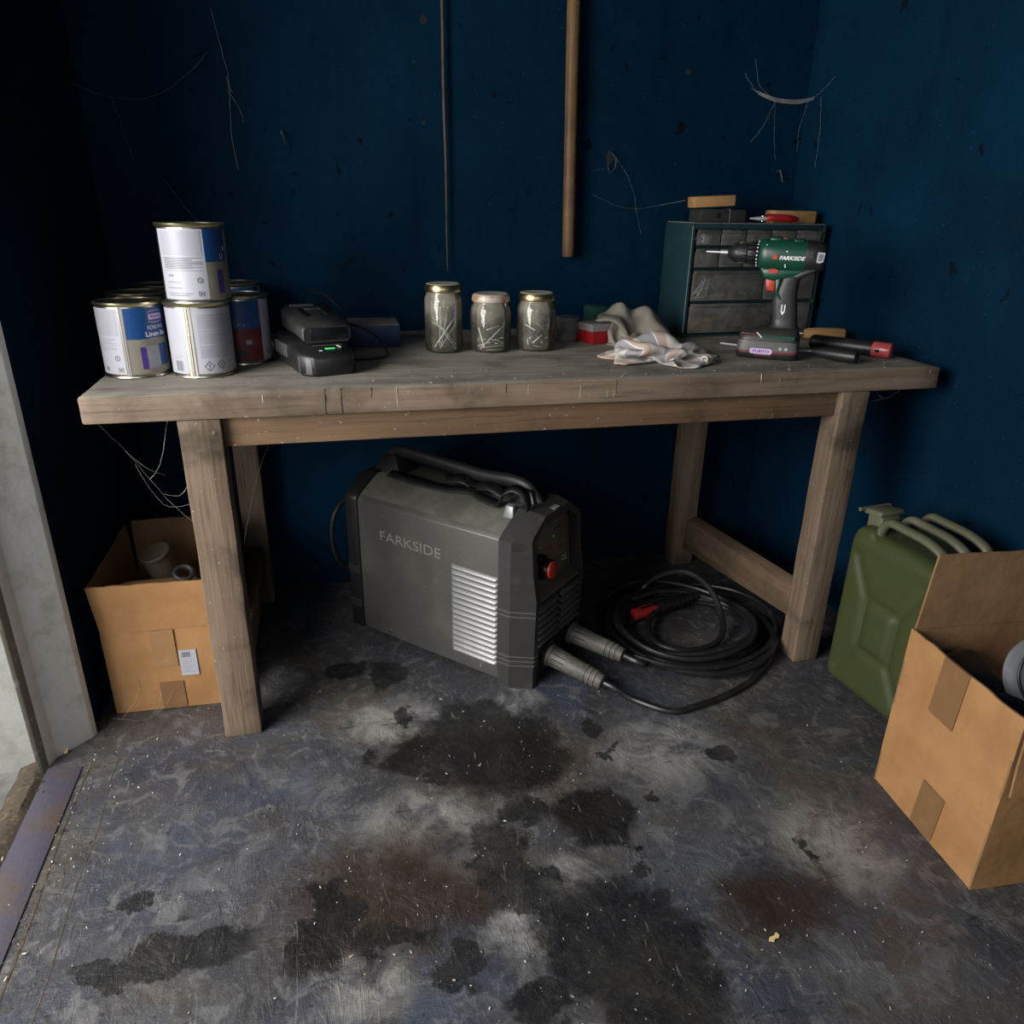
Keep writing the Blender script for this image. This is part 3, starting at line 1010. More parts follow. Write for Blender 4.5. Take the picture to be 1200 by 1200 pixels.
mb = MB()
mb.loft(slab_rings([(0.000, -0.002, 0.072, 0.004, 0.036, .004), (0.004, -0.006, 0.076, 0.0, 0.040, .005), (0.022, -0.026, 0.086, 0.0, 0.044, .006), (0.062, -0.028, 0.088, 0.0, 0.052, .007),
                    (0.070, -0.028, 0.088, 0.0, 0.053, .008), (0.15, -0.030, 0.090, 0.0, 0.060, .012), (0.21, -0.028, 0.088, 0.0, 0.060, .012), (0.25, -0.016, 0.078, 0.004, 0.056, .012)]), 'black_pl')
mb.build('body', ch, angle=50)
mb = MB()
mb.hexa([(-0.0275, 0.026, 0.004), (-0.008, 0.0035, 0.004), (-0.006, 0.005, 0.004), (-0.024, 0.028, 0.004),
         (-0.0275, 0.026, 0.038), (-0.008, 0.0035, 0.034), (-0.006, 0.005, 0.034), (-0.024, 0.028, 0.038)], 'grey_pl', 0.001)
mb.build('corner_pad', ch)
mb = MB()
for k in range(6):
    y = 0.10 + k * 0.016
    mb.box((-0.0315, y, 0.024), (-0.0255, y + 0.005, 0.050), 'grey_pl', 0.001, T=TR((0, 0, 0), (0, 0, 0)))
mb.build('side_vents', ch)
T1 = TR((0.030, 0.034, 0.0475), (R(11.5), 0, 0))
MB().box((0.0, -0.0028, 0), (0.020, 0.0028, 0.0012), 'led', 0.0004, T=T1).build('status_light', ch)
mb = MB().box((-0.014, -0.010, 0), (-0.008, -0.006, 0.0008), 'white_ink', T=T1)
mb.box((0.031, -0.008, 0), (0.034, 0.006, 0.0008), 'white_ink', T=T1 @ TR((0, 0, 0), (0, 0, 0.3)))
mb.box((-0.02, 0.017, 0), (0.04, 0.0195, 0.0012), 'grey_pl', T=T1)
mb.build('printed_marks', ch)
cb = MB()
pth = smooth_path([(0.04, 0.245, 0.035), (0.05, 0.275, 0.09), (0.075, 0.285, 0.128), (0.11, 0.275, 0.125), (0.145, 0.26, 0.085), (0.158, 0.25, 0.03), (0.16, 0.235, 0.005), (0.12, 0.20, 0.003),
                   (0.10, 0.20, 0.02), (0.115, 0.20, 0.062), (0.145, 0.18, 0.068), (0.185, 0.16, 0.045), (0.205, 0.15, 0.012), (0.195, 0.13, 0.0035), (0.15, 0.115, 0.0035), (0.10, 0.14, 0.004), (0.094, 0.16, 0.02), (0.089, 0.17, 0.03)], 6)
cb.tube(pth, 0.0025, 'rubber', 7)
cb.build('power_cord', ch)

bt = thing('battery_pack', 'black battery pack docked upright in the charger', 'battery', (-0.2968, 0.1043, ZT), 17)
mb = MB()
mb.loft(slab_rings([(0.066, -0.002, 0.094, 0.0545, 0.086, .006), (0.070, -0.005, 0.097, 0.0545, 0.090, .008), (0.10, -0.009, 0.100, 0.0615, 0.097, .010), (0.19, -0.011, 0.098, 0.062, 0.117, .012), (0.212, -0.006, 0.092, 0.064, 0.117, .014)]), 'dkgrey_pl')
mb.build('case', bt, angle=45)
mb = MB()
T2 = TR((0.045, 0.135, 0.1045), (R(12), 0, 0))
mb.box((-0.030, -0.02, -0.002), (-0.018, 0.025, 0.004), 'black_gl', 0.002, T=T2)
mb.box((0.016, -0.02, -0.002), (0.028, 0.025, 0.004), 'black_gl', 0.002, T=T2)
mb.box((-0.016, 0.02, -0.002), (0.016, 0.032, 0.0035), 'steel', 0.001, T=T2)
mb.box((-0.040, 0.045, -0.002), (0.01, 0.050, 0.0035), 'grey_pl', 0.001, T=T2)
mb.build('terminals', bt)
mb = MB().box((0.012, 0.0645, 0.060), (0.090, 0.068, 0.084), 'black_gl', 0.003)
mb.build('front_panel', bt)

# ------------------------------------------------------------------ small boxes along the wall
def card_box(name, label, loc, rotz, sx, sy, sz, side, topm, cat='box', bev=0.002):
    t = thing(name, label, cat, loc, rotz)
    MB().box((0, 0, 0), (sx, sy, sz * 0.97), side, bev).build('body', t)
    MB().box((0.001, 0.001, sz * 0.965), (sx - 0.001, sy - 0.001, sz), topm, bev / 2).build('lid', t)
    return t


card_box('cardboard_carton', 'flat navy blue carton with dusty top behind the charger cord', (-0.229, 0.4235, ZT), -1, 0.127, 0.125, 0.052, 'bluebox', 'bluetop')
rb = thing('storage_case', 'red plastic case with grey lid under the grey rag', 'case', (0.3676, 0.3787, ZT), 16)
MB().hexa([(0.004, 0.003, 0), (0.134, 0.003, 0), (0.134, 0.082, 0), (0.004, 0.082, 0), (0, 0, .031), (0.138, 0, .031), (0.138, 0.085, .031), (0, 0.085, .031)], 'redbox', 0.002).build('body', rb)
MB().box((-0.001, -0.001, 0.031), (0.139, 0.086, 0.050), 'lidgrey', 0.002).build('lid', rb)
mb = MB().box((0.055, -0.004, 0.022), (0.080, 0.001, 0.042), 'redbox', 0.001)
mb.build('latch', rb)
card_box('carton', 'small dark green carton standing behind the red plastic case', (0.405, 0.49, ZT), 10, 0.05, 0.05, 0.078, 'green_box', 'green_box')
tb = thing('plastic_tub', 'small cloudy plastic tub between nail jars and red case', 'tub', (0.327, 0.4585, ZT))
MB().lathe([(0.0, 0.001), (0.027, 0.001), (0.0285, 0.004), (0.0305, 0.050), (0.0295, 0.050), (0.0275, 0.005), (0, 0.003)], 'tubpl', 32).build('cup', tb)
MB().lathe([(0.0312, 0.048), (0.0318, 0.050), (0.0318, 0.058), (0.030, 0.060), (0, 0.0602)], 'tubpl', 32).build('lid', tb)
MB().lathe([(0, 0.004), (0.025, 0.004), (0.027, 0.02), (0.018, 0.026), (0, 0.024)], 'nail_dk', 24).build('filling', tb)

# ------------------------------------------------------------------ jars of nails
def jar(label, loc, Rj, H, lid_mat, lid_r, group=None):
    t = thing('glass_jar', label, 'jar', loc)
    w = 0.0022
    hn = H - 0.020
    prof_o = [(0.0, 0.0), (Rj - 0.006, 0.0), (Rj - 0.001, 0.004), (Rj, 0.012), (Rj, hn - 0.022), (Rj - 0.0015, hn - 0.013), (lid_r - 0.003, hn - 0.004), (lid_r - 0.004, hn + 0.002), (lid_r - 0.004, hn + 0.012)]
    prof_i = [(r_ - w if r_ > w else 0, z + (w if k < 3 else 0)) for k, (r_, z) in enumerate(prof_o)]
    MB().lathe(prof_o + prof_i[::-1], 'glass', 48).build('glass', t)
    ld = MB()
    ld.lathe([(lid_r - 0.0015, hn), (lid_r, hn + 0.0015), (lid_r + 0.0004, hn + 0.005), (lid_r, hn + 0.011), (lid_r - 0.003, hn + 0.0165)], lid_mat, 48)
    ld.lathe([(lid_r - 0.003, hn + 0.0165), (lid_r - 0.006, hn + 0.0182), (lid_r - 0.010, hn + 0.0175), (0, hn + 0.0178)], 'dust_top', 48)
    ld.build('lid', t)
    return t


J1, J2, J3 = (-0.0065, 0.3573, ZT), (0.1035, 0.3522, ZT), (0.2136, 0.3502, ZT)
jar('tall glass jar full of long nails with brass lid', J1, 0.044, 0.1545, 'gold_lid', 0.042)
jar('glass jar of nails with worn whitish lid, in the middle of the three', J2, 0.048, 0.132, 'paper_lid', 0.044)
jar('short glass jar of dark hardware with brass lid, next to the plastic tub', J3, 0.046, 0.134, 'gold_lid', 0.0425)


def nail_mesh(L, r, mat, head=2.4):
    mb = MB()
    mb.lathe([(0, 0), (r * 0.9, 0.004), (r, 0.006), (r, L - 0.001), (r * head, L - 0.0008), (r * head, L), (0, L + 0.0003)], mat, 8)
    me_o = mb.build('nail')
    me = me_o.data
    bpy.data.objects.remove(me_o)
    return me


NM = {k: nail_mesh(*a) for k, a in {'long': (0.098, 0.0011, 'nail'), 'longd': (0.09, 0.0011, 'nail_dk'), 'mid': (0.062, 0.0013, 'nail'), 'midd': (0.058, 0.0013, 'nail_dk'), 'short': (0.034, 0.0012, 'nail'), 'shortd': (0.034, 0.0014, 'nail_dk')}.items()}


NL = {'long': 0.098, 'longd': 0.09, 'mid': 0.062, 'midd': 0.058, 'short': 0.034, 'shortd': 0.034}


def nail_between(p, q, key, label, group, cat='nail', name='nail', fat=1.0):
    p, q = Vector(p), Vector(q)
    o = bpy.data.objects.new(name, NM[key])
    C.objects.link(o)
    o.location = p
    o.rotation_euler = (q - p).to_track_quat('Z', 'Y').to_euler()
    o.scale = (fat, fat, (q - p).length / NL[key])
    tag(o, label, cat, group)
    return o


rnd = random.Random(3)


def inside(p, Rj):
    d = math.hypot(p.x, p.y)
    if d > Rj:
        p.x *= Rj / d
        p.y *= Rj / d
    return p


# jar 1: a standing bundle, and a few crossing against the front of the glass
for k in range(34):
    a = rnd.uniform(0, 2 * PI)
    rr = 0.026 * math.sqrt(rnd.random())
    b0 = Vector((rr * math.cos(a), rr * math.sin(a), 0.006 + rnd.random() * 0.008))
    b1 = inside(b0 + Vector((rnd.uniform(-.018, .018), rnd.uniform(-.014, .014), 0.09)), 0.036)
    nail_between(Vector(J1) + b0, Vector(J1) + b1, 'longd' if k % 5 else 'long', 'long nail in the bundle standing upright in the tall jar', 'long nails in the tall jar')
for (x0, z0, x1, z1) in ((-.027, .012, .026, .086), (-.030, .082, .022, .010), (-.015, .010, .034, .078), (.028, .012, -.012, .062), (-.03, .07, .0, .05)):
    yy = -0.034
    nail_between(Vector(J1) + Vector((x0, -math.sqrt(max(0, .0375 ** 2 - x0 ** 2)), z0)), Vector(J1) + Vector((x1, -math.sqrt(max(0, .0375 ** 2 - x1 ** 2)), z1)), 'long', 'bright long nail crossing against the front of the tall jar', 'crossed nails in the tall jar')
# jar 2
for k in range(30):
    a = rnd.uniform(0, 2 * PI)
    b0 = inside(Vector((0.034 * math.cos(a), 0.034 * math.sin(a), 0.008 + rnd.random() * 0.03)), 0.038)
    a2 = a + PI + rnd.uniform(-.8, .8)
    b1 = inside(Vector((0.034 * math.cos(a2), 0.034 * math.sin(a2), 0.008 + rnd.random() * 0.05)), 0.038)
    nail_between(Vector(J2) + b0, Vector(J2) + b1, 'mid' if k % 5 == 0 else 'midd', 'nail lying loose among others in the whitish-lidded jar', 'nails in the whitish-lidded jar')
for (x0, z0, x1, z1) in ((-.032, .006, .032, .066), (-.020, .012, .035, .016), (-.018, .006, .026, .006), (.031, .022, .036, .062), (-.034, .058, -.022, .012), (-.018, .052, .012, .062)):
    nail_between(Vector(J2) + Vector((x0, -math.sqrt(max(0, .0415 ** 2 - x0 ** 2)), z0)), Vector(J2) + Vector((x1, -math.sqrt(max(0, .0415 ** 2 - x1 ** 2)), z1)), 'mid', 'bright nail against the front of the whitish-lidded jar', 'front nails in the whitish-lidded jar')
# jar 3
for k in range(36):
    a = rnd.uniform(0, 2 * PI)
    rr = 0.032 * math.sqrt(rnd.random())
    b0 = Vector((rr * math.cos(a), rr * math.sin(a), 0.008 + rnd.random() * 0.03))
    b1 = inside(b0 + Vector((rnd.uniform(-.03, .03), rnd.uniform(-.03, .03), rnd.uniform(-.002, .02))), 0.037)
    nail_between(Vector(J3) + b0, Vector(J3) + b1, 'shortd' if k % 6 else 'short', 'short dark screw in the jar beside the plastic tub', 'screws in the jar beside the tub', 'screw', 'screw')
for (x0, z0, x1, z1) in ((-.012, .068, .008, .052), (.004, .056, .018, .064), (.030, .068, .026, .038), (-.018, .018, .004, .040), (-.028, .030, -.026, .016), (-.015, .014, .006, .010), (-.034, .062, -.012, .050), (.010, .008, .03, .014)):
    nail_between(Vector(J3) + Vector((x0, -math.sqrt(max(0, .0395 ** 2 - x0 ** 2)), z0)), Vector(J3) + Vector((x1, -math.sqrt(max(0, .0395 ** 2 - x1 ** 2)), z1)), 'short', 'bright screw against the front of the jar beside the tub', 'front screws in the jar beside the tub', 'screw', 'screw')


def disc(label, loc, rad, rot):
    mb = MB().lathe([(rad * 0.42, -0.003), (rad, -0.003), (rad * 1.02, 0), (rad, 0.003), (rad * 0.42, 0.003)], 'nail_dk', 28, closed=True)
    tag(mb.build('steel_washer', loc=loc, rot=rot), label, 'washer')


disc('big dark washer standing at the right inside the whitish-lidded jar', (0.1235, 0.352, ZT + .050), 0.026, (R(75), 0, R(35)))
disc('big dark washer standing at left inside the jar beside the tub', (0.198, 0.355, ZT + .052), 0.028, (R(80), 0, R(-12)))
disc('dark washer standing at the right inside the jar beside the tub', (0.232, 0.362, ZT + .056), 0.025, (R(80), 0, R(25)))


# ------------------------------------------------------------------ rags: a small cloth solver
def cloth(seed, size, pile, z0, folds, ground, center, steps=170, N=36, stretch=(1.0, 1.0), lift=0.75):
    """a square of cloth picked up near its middle, let down in folds and left to settle on what lies below"""
    rs = np.random.RandomState(seed)
    g = np.linspace(-.5, .5, N) * size
    X, Y = np.meshgrid(g, g, indexing='ij')
    X0, Y0 = X + 0.06 * size, Y - 0.04 * size
    rad = np.hypot(X0, Y0)
    th = np.arctan2(Y0, X0)
    a1, a2, a3 = rs.uniform(0, 6.28, 3)
    wv = np.sin(folds * th + a1) * 0.55 + np.sin((folds + 2) * th + a2) * 0.35 + 0.25 * np.sin(rad * 60 + a3)
    rr = rad * pile * (1 + 0.55 * wv)
    p = np.stack([center[0] + rr * np.cos(th) * stretch[0], center[1] + rr * np.sin(th) * stretch[1], z0 + lift * (0.72 * size - rad) * 0.42 + 0.010 * wv], -1)
    p += rs.normal(0, 0.0008, p.shape)
    q = p.copy()
    rest = size / (N - 1)
    con = []
    for (di, dj, k, st) in ((1, 0, 1, 1.0), (0, 1, 1, 1.0), (1, 1, 1.41421, .5), (1, -1, 1.41421, .5), (2, 0, 2, .45), (0, 2, 2, .45), (3, 0, 3, .25), (0, 3, 3, .25)):
        con.append((di, dj, rest * k, st))
    I, J = np.meshgrid(np.arange(N), np.arange(N), indexing='ij')
    I, J = I.ravel(), J.ravel()
    near = (np.abs(I[:, None] - I[None]) <= 2) & (np.abs(J[:, None] - J[None]) <= 2)
    D0 = 0.0135
    for it in range(steps):
        vel = np.clip((p - q) * 0.90, -.004, .004)
        q = p.copy()
        p = p + vel
        p[..., 2] -= 0.00042
        for sub in range(7):
            d = np.zeros_like(p)
            w = np.zeros(p.shape[:2])
            for (di, dj, L, st) in con:
                A = (slice(0, N - di), slice(max(0, -dj), N - max(0, dj)))
                B = (slice(di, N), slice(max(0, dj), N + min(0, dj)))
                e = p[B] - p[A]
                ln = np.linalg.norm(e, axis=-1, keepdims=True) + 1e-9
                cr = e * (0.5 * st * (ln - L) / ln)
                if L > rest * 1.9:
                    cr = cr * (ln < L * (0.93 if L < rest * 2.5 else 0.82))
                d[A] += cr
                d[B] -= cr
                w[A] += st
                w[B] += st
            p = p + d / np.maximum(w, 1e-6)[..., None] * 1.2
        if it % 2 == 0:
            f = p.reshape(-1, 3)
            sq = (f * f).sum(1)
            d2 = sq[:, None] + sq[None] - 2 * f @ f.T
            hit = (d2 < D0 * D0) & ~near
            ii, jj = np.nonzero(np.triu(hit))
            if len(ii):
                e = f[jj] - f[ii]
                ln = np.linalg.norm(e, axis=1, keepdims=True) + 1e-6
                mv = e / ln * (D0 - ln) * 0.3
                np.add.at(f, jj, mv)
                np.add.at(f, ii, -mv)
                p = f.reshape(p.shape)
        gz = ground(p[..., 0], p[..., 1]) + 0.0025
        hit = p[..., 2] < gz
        p[..., 2] = np.where(hit, gz, p[..., 2])
        p[..., :2] = np.where(hit[..., None], q[..., :2] * .8 + p[..., :2] * .2, p[..., :2])
    for k in range(2):
        a = p.copy()
        p[1:-1, 1:-1] = a[1:-1, 1:-1] * .5 + (a[2:, 1:-1] + a[:-2, 1:-1] + a[1:-1, 2:] + a[1:-1, :-2]) * .125
    return p


def cloth_obj(name, label, p, mat):
    N = p.shape[0]
    vs = [tuple(x) for x in p.reshape(-1, 3)]
    fs = [(i * N + j, (i + 1) * N + j, (i + 1) * N + j + 1, i * N + j + 1) for i in range(N - 1) for j in range(N - 1)]
    mb = MB().add(vs, fs, mat)
    uv = [(i / (N - 1), j / (N - 1)) for i in range(N) for j in range(N)]
    o = mb.build(name, angle=180, uv=uv)
    ss = o.modifiers.new('smooth', 'SUBSURF')
    ss.levels = ss.render_levels = 1
    sd = o.modifiers.new('thick', 'SOLIDIFY')
    sd.thickness = 0.0022
    sd.offset = 0
    return tag(o, label, 'rag')


def g_flat(x, y):
    return np.full_like(x, ZT)


def g_case(x, y):
    c_, s_ = math.cos(R(16)), math.sin(R(16))
    dx, dy = x - 0.3676, y - 0.3787
    u, v = dx * c_ + dy * s_, -dx * s_ + dy * c_
    on = (u > -0.004) & (u < 0.142) & (v > -0.004) & (v < 0.09)
    hump = 0.098 * np.exp(-((x - 0.462) ** 2 / 0.0010 + (y - 0.44) ** 2 / 0.002)) + 0.088 * np.exp(-((x - 0.532) ** 2 / 0.0010 + (y - 0.435) ** 2 / 0.002))
    return np.maximum(np.where(on, ZT + 0.052, ZT), ZT + hump)


def g_pile(x, y):
    return ZT + 0.052 * np.exp(-((x - 0.475) ** 2 / 0.0016 + (y - 0.225) ** 2 / 0.0012))


cloth_obj('cloth_rag', 'crumpled grey olive rag draped over the red plastic case', cloth(5, 0.27, 0.42, ZT + 0.12, 6, g_case, (0.488, 0.422), stretch=(1.0, .75), steps=110), 'rag_grey')
cloth_obj('cloth_rag', 'crumpled striped pale rag lying in front of the drawer cabinet', cloth(11, 0.36, 0.36, ZT + 0.045, 5, g_pile, (0.459, 0.190), stretch=(1.15, .72), steps=105), 'rag_str')

# ------------------------------------------------------------------ small-parts drawer cabinet
CX, CY, CA = 0.650, 0.462, 3.0
CW, CD, CHH = 0.402, 0.150, 0.285
cab = thing('drawer_cabinet', 'teal grey small-parts cabinet with clear drawers', 'drawer cabinet', (CX, CY, ZT), CA)
mb = MB()
mb.box((0, 0, 0), (0.010, CD, CHH), 'teal', 0.003)
mb.box((CW - 0.010, 0, 0), (CW, CD, CHH), 'teal', 0.003)
mb.box((0.008, 0, CHH - 0.014), (CW - 0.008, CD, CHH), 'teal', 0.003)
mb.box((0.008, 0, 0), (CW - 0.008, CD, 0.006), 'teal', 0.002)
mb.box((0.008, CD - 0.006, 0.004), (CW - 0.008, CD, CHH - 0.01), 'teal_dk')
mb.build('cabinet_shell', cab)
MB().tube([(0.0012, 0.0008, 0.01), (0.0012, 0.0008, CHH - .006)], 0.0011, 'edge_highlight', 6).build('edge_highlight', cab)  # pale strip standing in for the highlight on the front left edge
mb = MB().box((0.004, 0.004, CHH), (CW - .004, CD - .004, CHH + .0008), 'dust_top')
mb.build('dust_layer', cab)
rows = [(0.232, 0.270, [0.013, 0.083, 0.157, 0.232, 0.308, 0.388]), (0.178, 0.224, [0.013, 0.083, 0.157, 0.232, 0.308, 0.388]),
        (0.094, 0.170, [0.013, 0.228, 0.388]), (0.010, 0.086, [0.013, 0.268, 0.388])]
mb = MB()
for (z0, z1, cs) in rows:
    mb.box((0.009, 0.006, z1 + 0.001), (CW - 0.009, CD - 0.01, z1 + 0.006), 'teal_dk')
    for x in cs[1:-1]:
        mb.box((x - 0.001, 0.008, z0), (x + 0.001, CD - 0.01, z1 + 0.004), 'teal_dk')
mb.build('dividers', cab)
for ri, (z0, z1, cs) in enumerate(rows):
    for k in range(len(cs) - 1):
        a, c_ = cs[k] + 0.002, cs[k + 1] - 0.002
        d = MB()
        d.box((a, -0.003, z0), (c_, -0.0005, z1), 'drawpl', 0.0008)
        d.box((a + .001, 0, z0), (c_ - .001, CD - 0.02, z0 + 0.0015), 'drawpl')
        d.box((a + .001, 0, z0), (a + .0022, CD - 0.02, z1 - 0.008), 'drawpl')
        d.box((c_ - .0022, 0, z0), (c_ - .001, CD - 0.02, z1 - 0.008), 'drawpl')
        if ri > 1:
            xm = 0.150 if k == 0 else (a + c_) / 2
            d.box((xm - .0008, 0, z0), (xm + .0008, CD - 0.03, z1 - 0.004), 'drawpl')
        dr_ = d.build('drawer', cab)
        hd = MB()
        hd.hexa([(a, -0.009, z1 - 0.007), (c_, -0.009, z1 - 0.007), (c_, -0.002, z1 - 0.004), (a, -0.002, z1 - 0.004),
                 (a, -0.009, z1 - 0.0055), (c_, -0.009, z1 - 0.0055), (c_, -0.002, z1), (a, -0.002, z1)], 'drawpl', 0.0005)
        hd.build('handle', dr_)


def cab_pt(x, y, z):
    c_, s_ = math.cos(R(CA)), math.sin(R(CA))
    return Vector((CX + x * c_ - y * s_, CY + x * s_ + y * c_, ZT + z))


GS = 'screws and nails inside the cabinet drawers'
for (x0, z0, x1, z1) in ((.022, .104, .055, .140), (.040, .102, .062, .146), (.070, .150, .066, .104), (.030, .100, .075, .103), (.075, .138, .100, .106), (.060, .106, .098, .104), (.085, .102, .12, .106), (.03, .112, .07, .124)):
    nail_between(cab_pt(x0, .012, z0), cab_pt(x1, .016, z1), 'mid', 'shiny nail in the wide third-row drawer of the cabinet', GS, fat=1.7)
for k in range(8):
    x = 0.16 + 0.055 * rnd.random()
    nail_between(cab_pt(x, .012, .100 + .02 * rnd.random()), cab_pt(x + rnd.uniform(-.03, .03), .02, .104 + .02 * rnd.random()), 'short', 'short nail behind the divider of the third-row cabinet drawer', GS, fat=1.7)
for k in range(9):
    x = 0.022 + 0.04 * rnd.random()
    nail_between(cab_pt(x, .012, .2345), cab_pt(x + rnd.uniform(-.02, .02), .014, .238 + .02 * rnd.random()), 'short', 'short nail in the first top-row drawer of the cabinet', GS, fat=1.7)
for k in range(7):
    x = 0.095 + 0.045 * rnd.random()
    nail_between(cab_pt(x, .012, .2345), cab_pt(x + rnd.uniform(-.02, .02), .014, .237 + .012 * rnd.random()), 'shortd', 'dark short screw in the second top-row drawer of the cabinet', GS, fat=1.7)
mb = MB().box((0, 0, 0), (0.105, 0.012, 0.012), 'pine', 0.002)
tag(mb.build('wooden_strip', loc=cab_pt(0.035, 0.02, 0.021), rot=(0, R(-12), R(CA + 6))), 'thin wooden strip lying in the bottom drawer of the cabinet', 'wood strip')
mb = MB().lathe([(0, 0), (0.009, 0.002), (0.011, 0.010), (0.011, 0.05), (0.008, 0.062), (0, 0.064)], 'pine', 20)
tag(mb.build('wooden_dowel', loc=cab_pt(0.03, 0.016, 0.023), rot=(0, R(90), R(CA + 4))), 'short round wooden dowel in the bottom drawer of the cabinet', 'dowel')
mb = MB().lathe([(0.008, 0), (0.024, 0), (0.0255, 0.003), (0.0255, 0.017), (0.024, 0.02), (0.008, 0.02)], 'black_pl', 28, closed=True)
tag(mb.build('tape_roll', loc=cab_pt(0.23, 0.045, 0.038), rot=(R(78), 0, R(20))), 'roll of black tape in the bottom drawer of the cabinet', 'tape roll')

# things lying on the cabinet
CT = ZT + CHH + .0008
cs_ = thing('tool_case', 'small dark grey tool case lying on the drawer cabinet', 'tool case', (CX + 0.035, CY + 0.035, CT), 0)
MB().box((0, 0, 0.0005), (0.132, 0.07, 0.033), 'dkgrey_pl', 0.005).build('body', cs_)
mb = MB().box((0.082, -0.001, 0.001), (0.085, 0.07, 0.034), 'grey_pl', 0.001).box((0.04, -0.002, 0.012), (0.055, 0.002, 0.024), 'black_pl', 0.001)
mb.build('clasps', cs_)
MB().lathe([(0.009, 0), (0.013, 0.004), (0.013, 0.014), (0.006, 0.018), (0, 0.018)], 'black_pl', 16, T=TR((0.131, 0.03, 0.017), (0, R(90), 0))).build('end_cap', cs_)
mb = MB().box((0, 0, 0), (0.112, 0.05, 0.027), 'pine', 0.003)
rough_up(mb, 0.0015, 40)
tag(mb.build('wood_offcut', loc=(CX + 0.021, CY + 0.045, CT + 0.0345), rot=(0, R(-3.5), R(-4))), 'sandy wood offcut resting on the dark tool case', 'wood block')
mb = MB().box((0, 0, 0), (0.128, 0.05, 0.032), 'pine', 0.004)
rough_up(mb, 0.0012, 40, 3)
tag(mb.build('wood_offcut', loc=(CX + 0.258, CY + 0.05, CT + 0.0005), rot=(0, 0, R(1))), 'wood offcut lying directly on the right end of the cabinet', 'wood block')
pl = thing('pliers', 'red-handled pliers lying on the drawer cabinet', 'pliers', (CX + 0.17, CY + 0.02, CT + 0.012), 4)
for s_ in (-1, 1):
    MB().tube(smooth_path([(0.045, s_ * 0.003, 0), (0.065, s_ * 0.012, 0.003), (0.10, s_ * 0.018, 0.002), (0.135, s_ * 0.013, -0.001)], 5), [0.005, .006, .007, .0075, .008, .008, .008, .008, .008, .008, .008, .008, .007, .0065, .006, .0045], 'redbox', 10, flat=1.1).build('handle', pl)
MB().tube([(0.05, 0, 0), (0.035, 0, 0), (0.02, 0, 0), (0.0, 0, 0)], [.008, .010, .007, .003], 'nail', 10, flat=0.6).build('jaws', pl)
MB().lathe([(0, -0.007), (0.005, -0.007), (0.005, 0.007), (0, 0.0075)], 'steel', 12, T=TR((0.037, 0, 0))).build('pivot', pl)

# ------------------------------------------------------------------ cordless drill
dl = thing('cordless_drill', 'green and black cordless drill standing on its battery', 'drill', (0.729, 0.174, ZT), -36)
AX = TR((0, 0, 0.228), (0, R(90), 0))        # lathe axis z -> local +x; drill axis height 0.228 over the bench
LX = lambda prof, mat, n=36, cl=False: MB().lathe([(r_, x) for (x, r_) in prof], mat, n, T=AX, closed=cl)
LX([(-0.165, 0.0), (-0.164, 0.0018), (-0.132, 0.0022), (-0.131, 0.0036), (-0.114, 0.0036), (-0.110, 0.003)], 'nail', 12).build('drill_bit', dl)
mb = LX([(-0.1155, 0.004), (-0.1150, 0.0095), (-0.112, 0.0125), (-0.098, 0.0205), (-0.094, 0.0215), (-0.074, 0.0225), (-0.072, 0.0212), (-0.069, 0.0212)], 'black_pl')
for k in range(18):
    a = 2 * PI * k / 18
    mb.box((-0.008, -0.0012, 0.0205), (0.010, 0.0012, 0.0232), 'black_pl', 0.0005, T=TR((-0.084, 0, 0.228)) @ Matrix.Rotation(a, 4, 'X'))
mb.build('chuck', dl)
mb = LX([(-0.070, 0.0235), (-0.069, 0.0262), (-0.050, 0.0272), (-0.046, 0.0268), (-0.0455, 0.023)], 'black_gl')
for k in range(20):
    a = 2 * PI * k / 20 + .1
    mb.box((-0.009, -0.002, 0.0262), (0.006, 0.002, 0.0282), 'black_pl', 0.0007, T=TR((-0.060, 0, 0.228)) @ Matrix.Rotation(a, 4, 'X'))
    mb.box((-0.0016, -0.0016, 0.0262), (0.0016, 0.0016, 0.0278), 'white_ink', 0.0005, T=TR((-0.0495, 0, 0.228)) @ Matrix.Rotation(a, 4, 'X'))
mb.build('torque_collar', dl)


def ring_x(x, cz, a, b_, p=2.4, n=32):
    return [(x, a * math.copysign(abs(math.cos(t)) ** (2 / p), math.cos(t)), cz + b_ * math.copysign(abs(math.sin(t)) ** (2 / p), math.sin(t))) for t in [2 * PI * k / n for k in range(n)]]


mb = MB().loft([ring_x(-0.0455, .228, .026, .027), ring_x(-0.043, .227, .030, .031), ring_x(-0.028, .2265, .0325, .0345), ring_x(0.0, .226, .033, .0355), ring_x(0.04, .2255, .0325, .035), ring_x(0.058, .226, .0315, .033)], 'drill_green')
mb.box((-0.028, -0.016, 0.252), (0.000, 0.016, 0.2655), 'drill_green', 0.005)
mb.box((0.022, -0.018, 0.252), (0.048, 0.018, 0.2625), 'drill_green', 0.005)
mb.prism([(-0.041, 0.200), (-0.030, 0.176), (-0.006, 0.172), (0.05, 0.186), (0.06, 0.20)], -0.022, 0.022, 'drill_green', T=TR((0, 0, 0), (R(90), 0, 0)), bev=0.006)
mb.build('motor_housing', dl, angle=50)
MB().box((-0.004, -0.009, 0.256), (0.012, 0.009, 0.2645), 'batt_red', 0.002).build('gear_switch', dl)
mb = MB().loft([ring_x(0.054, .226, .0322, .0338), ring_x(0.060, .226, .0326, .0342), ring_x(0.082, .2245, .0315, .0325), ring_x(0.092, .2235, .029, .029), ring_x(0.0945, .223, .025, .025)], 'black_pl')
for k in range(4):
    mb.box((0.064, -0.0335, 0.2235 + .0035 * k), (0.080, -0.030, 0.2252 + .0035 * k), 'black_gl', 0.0004)
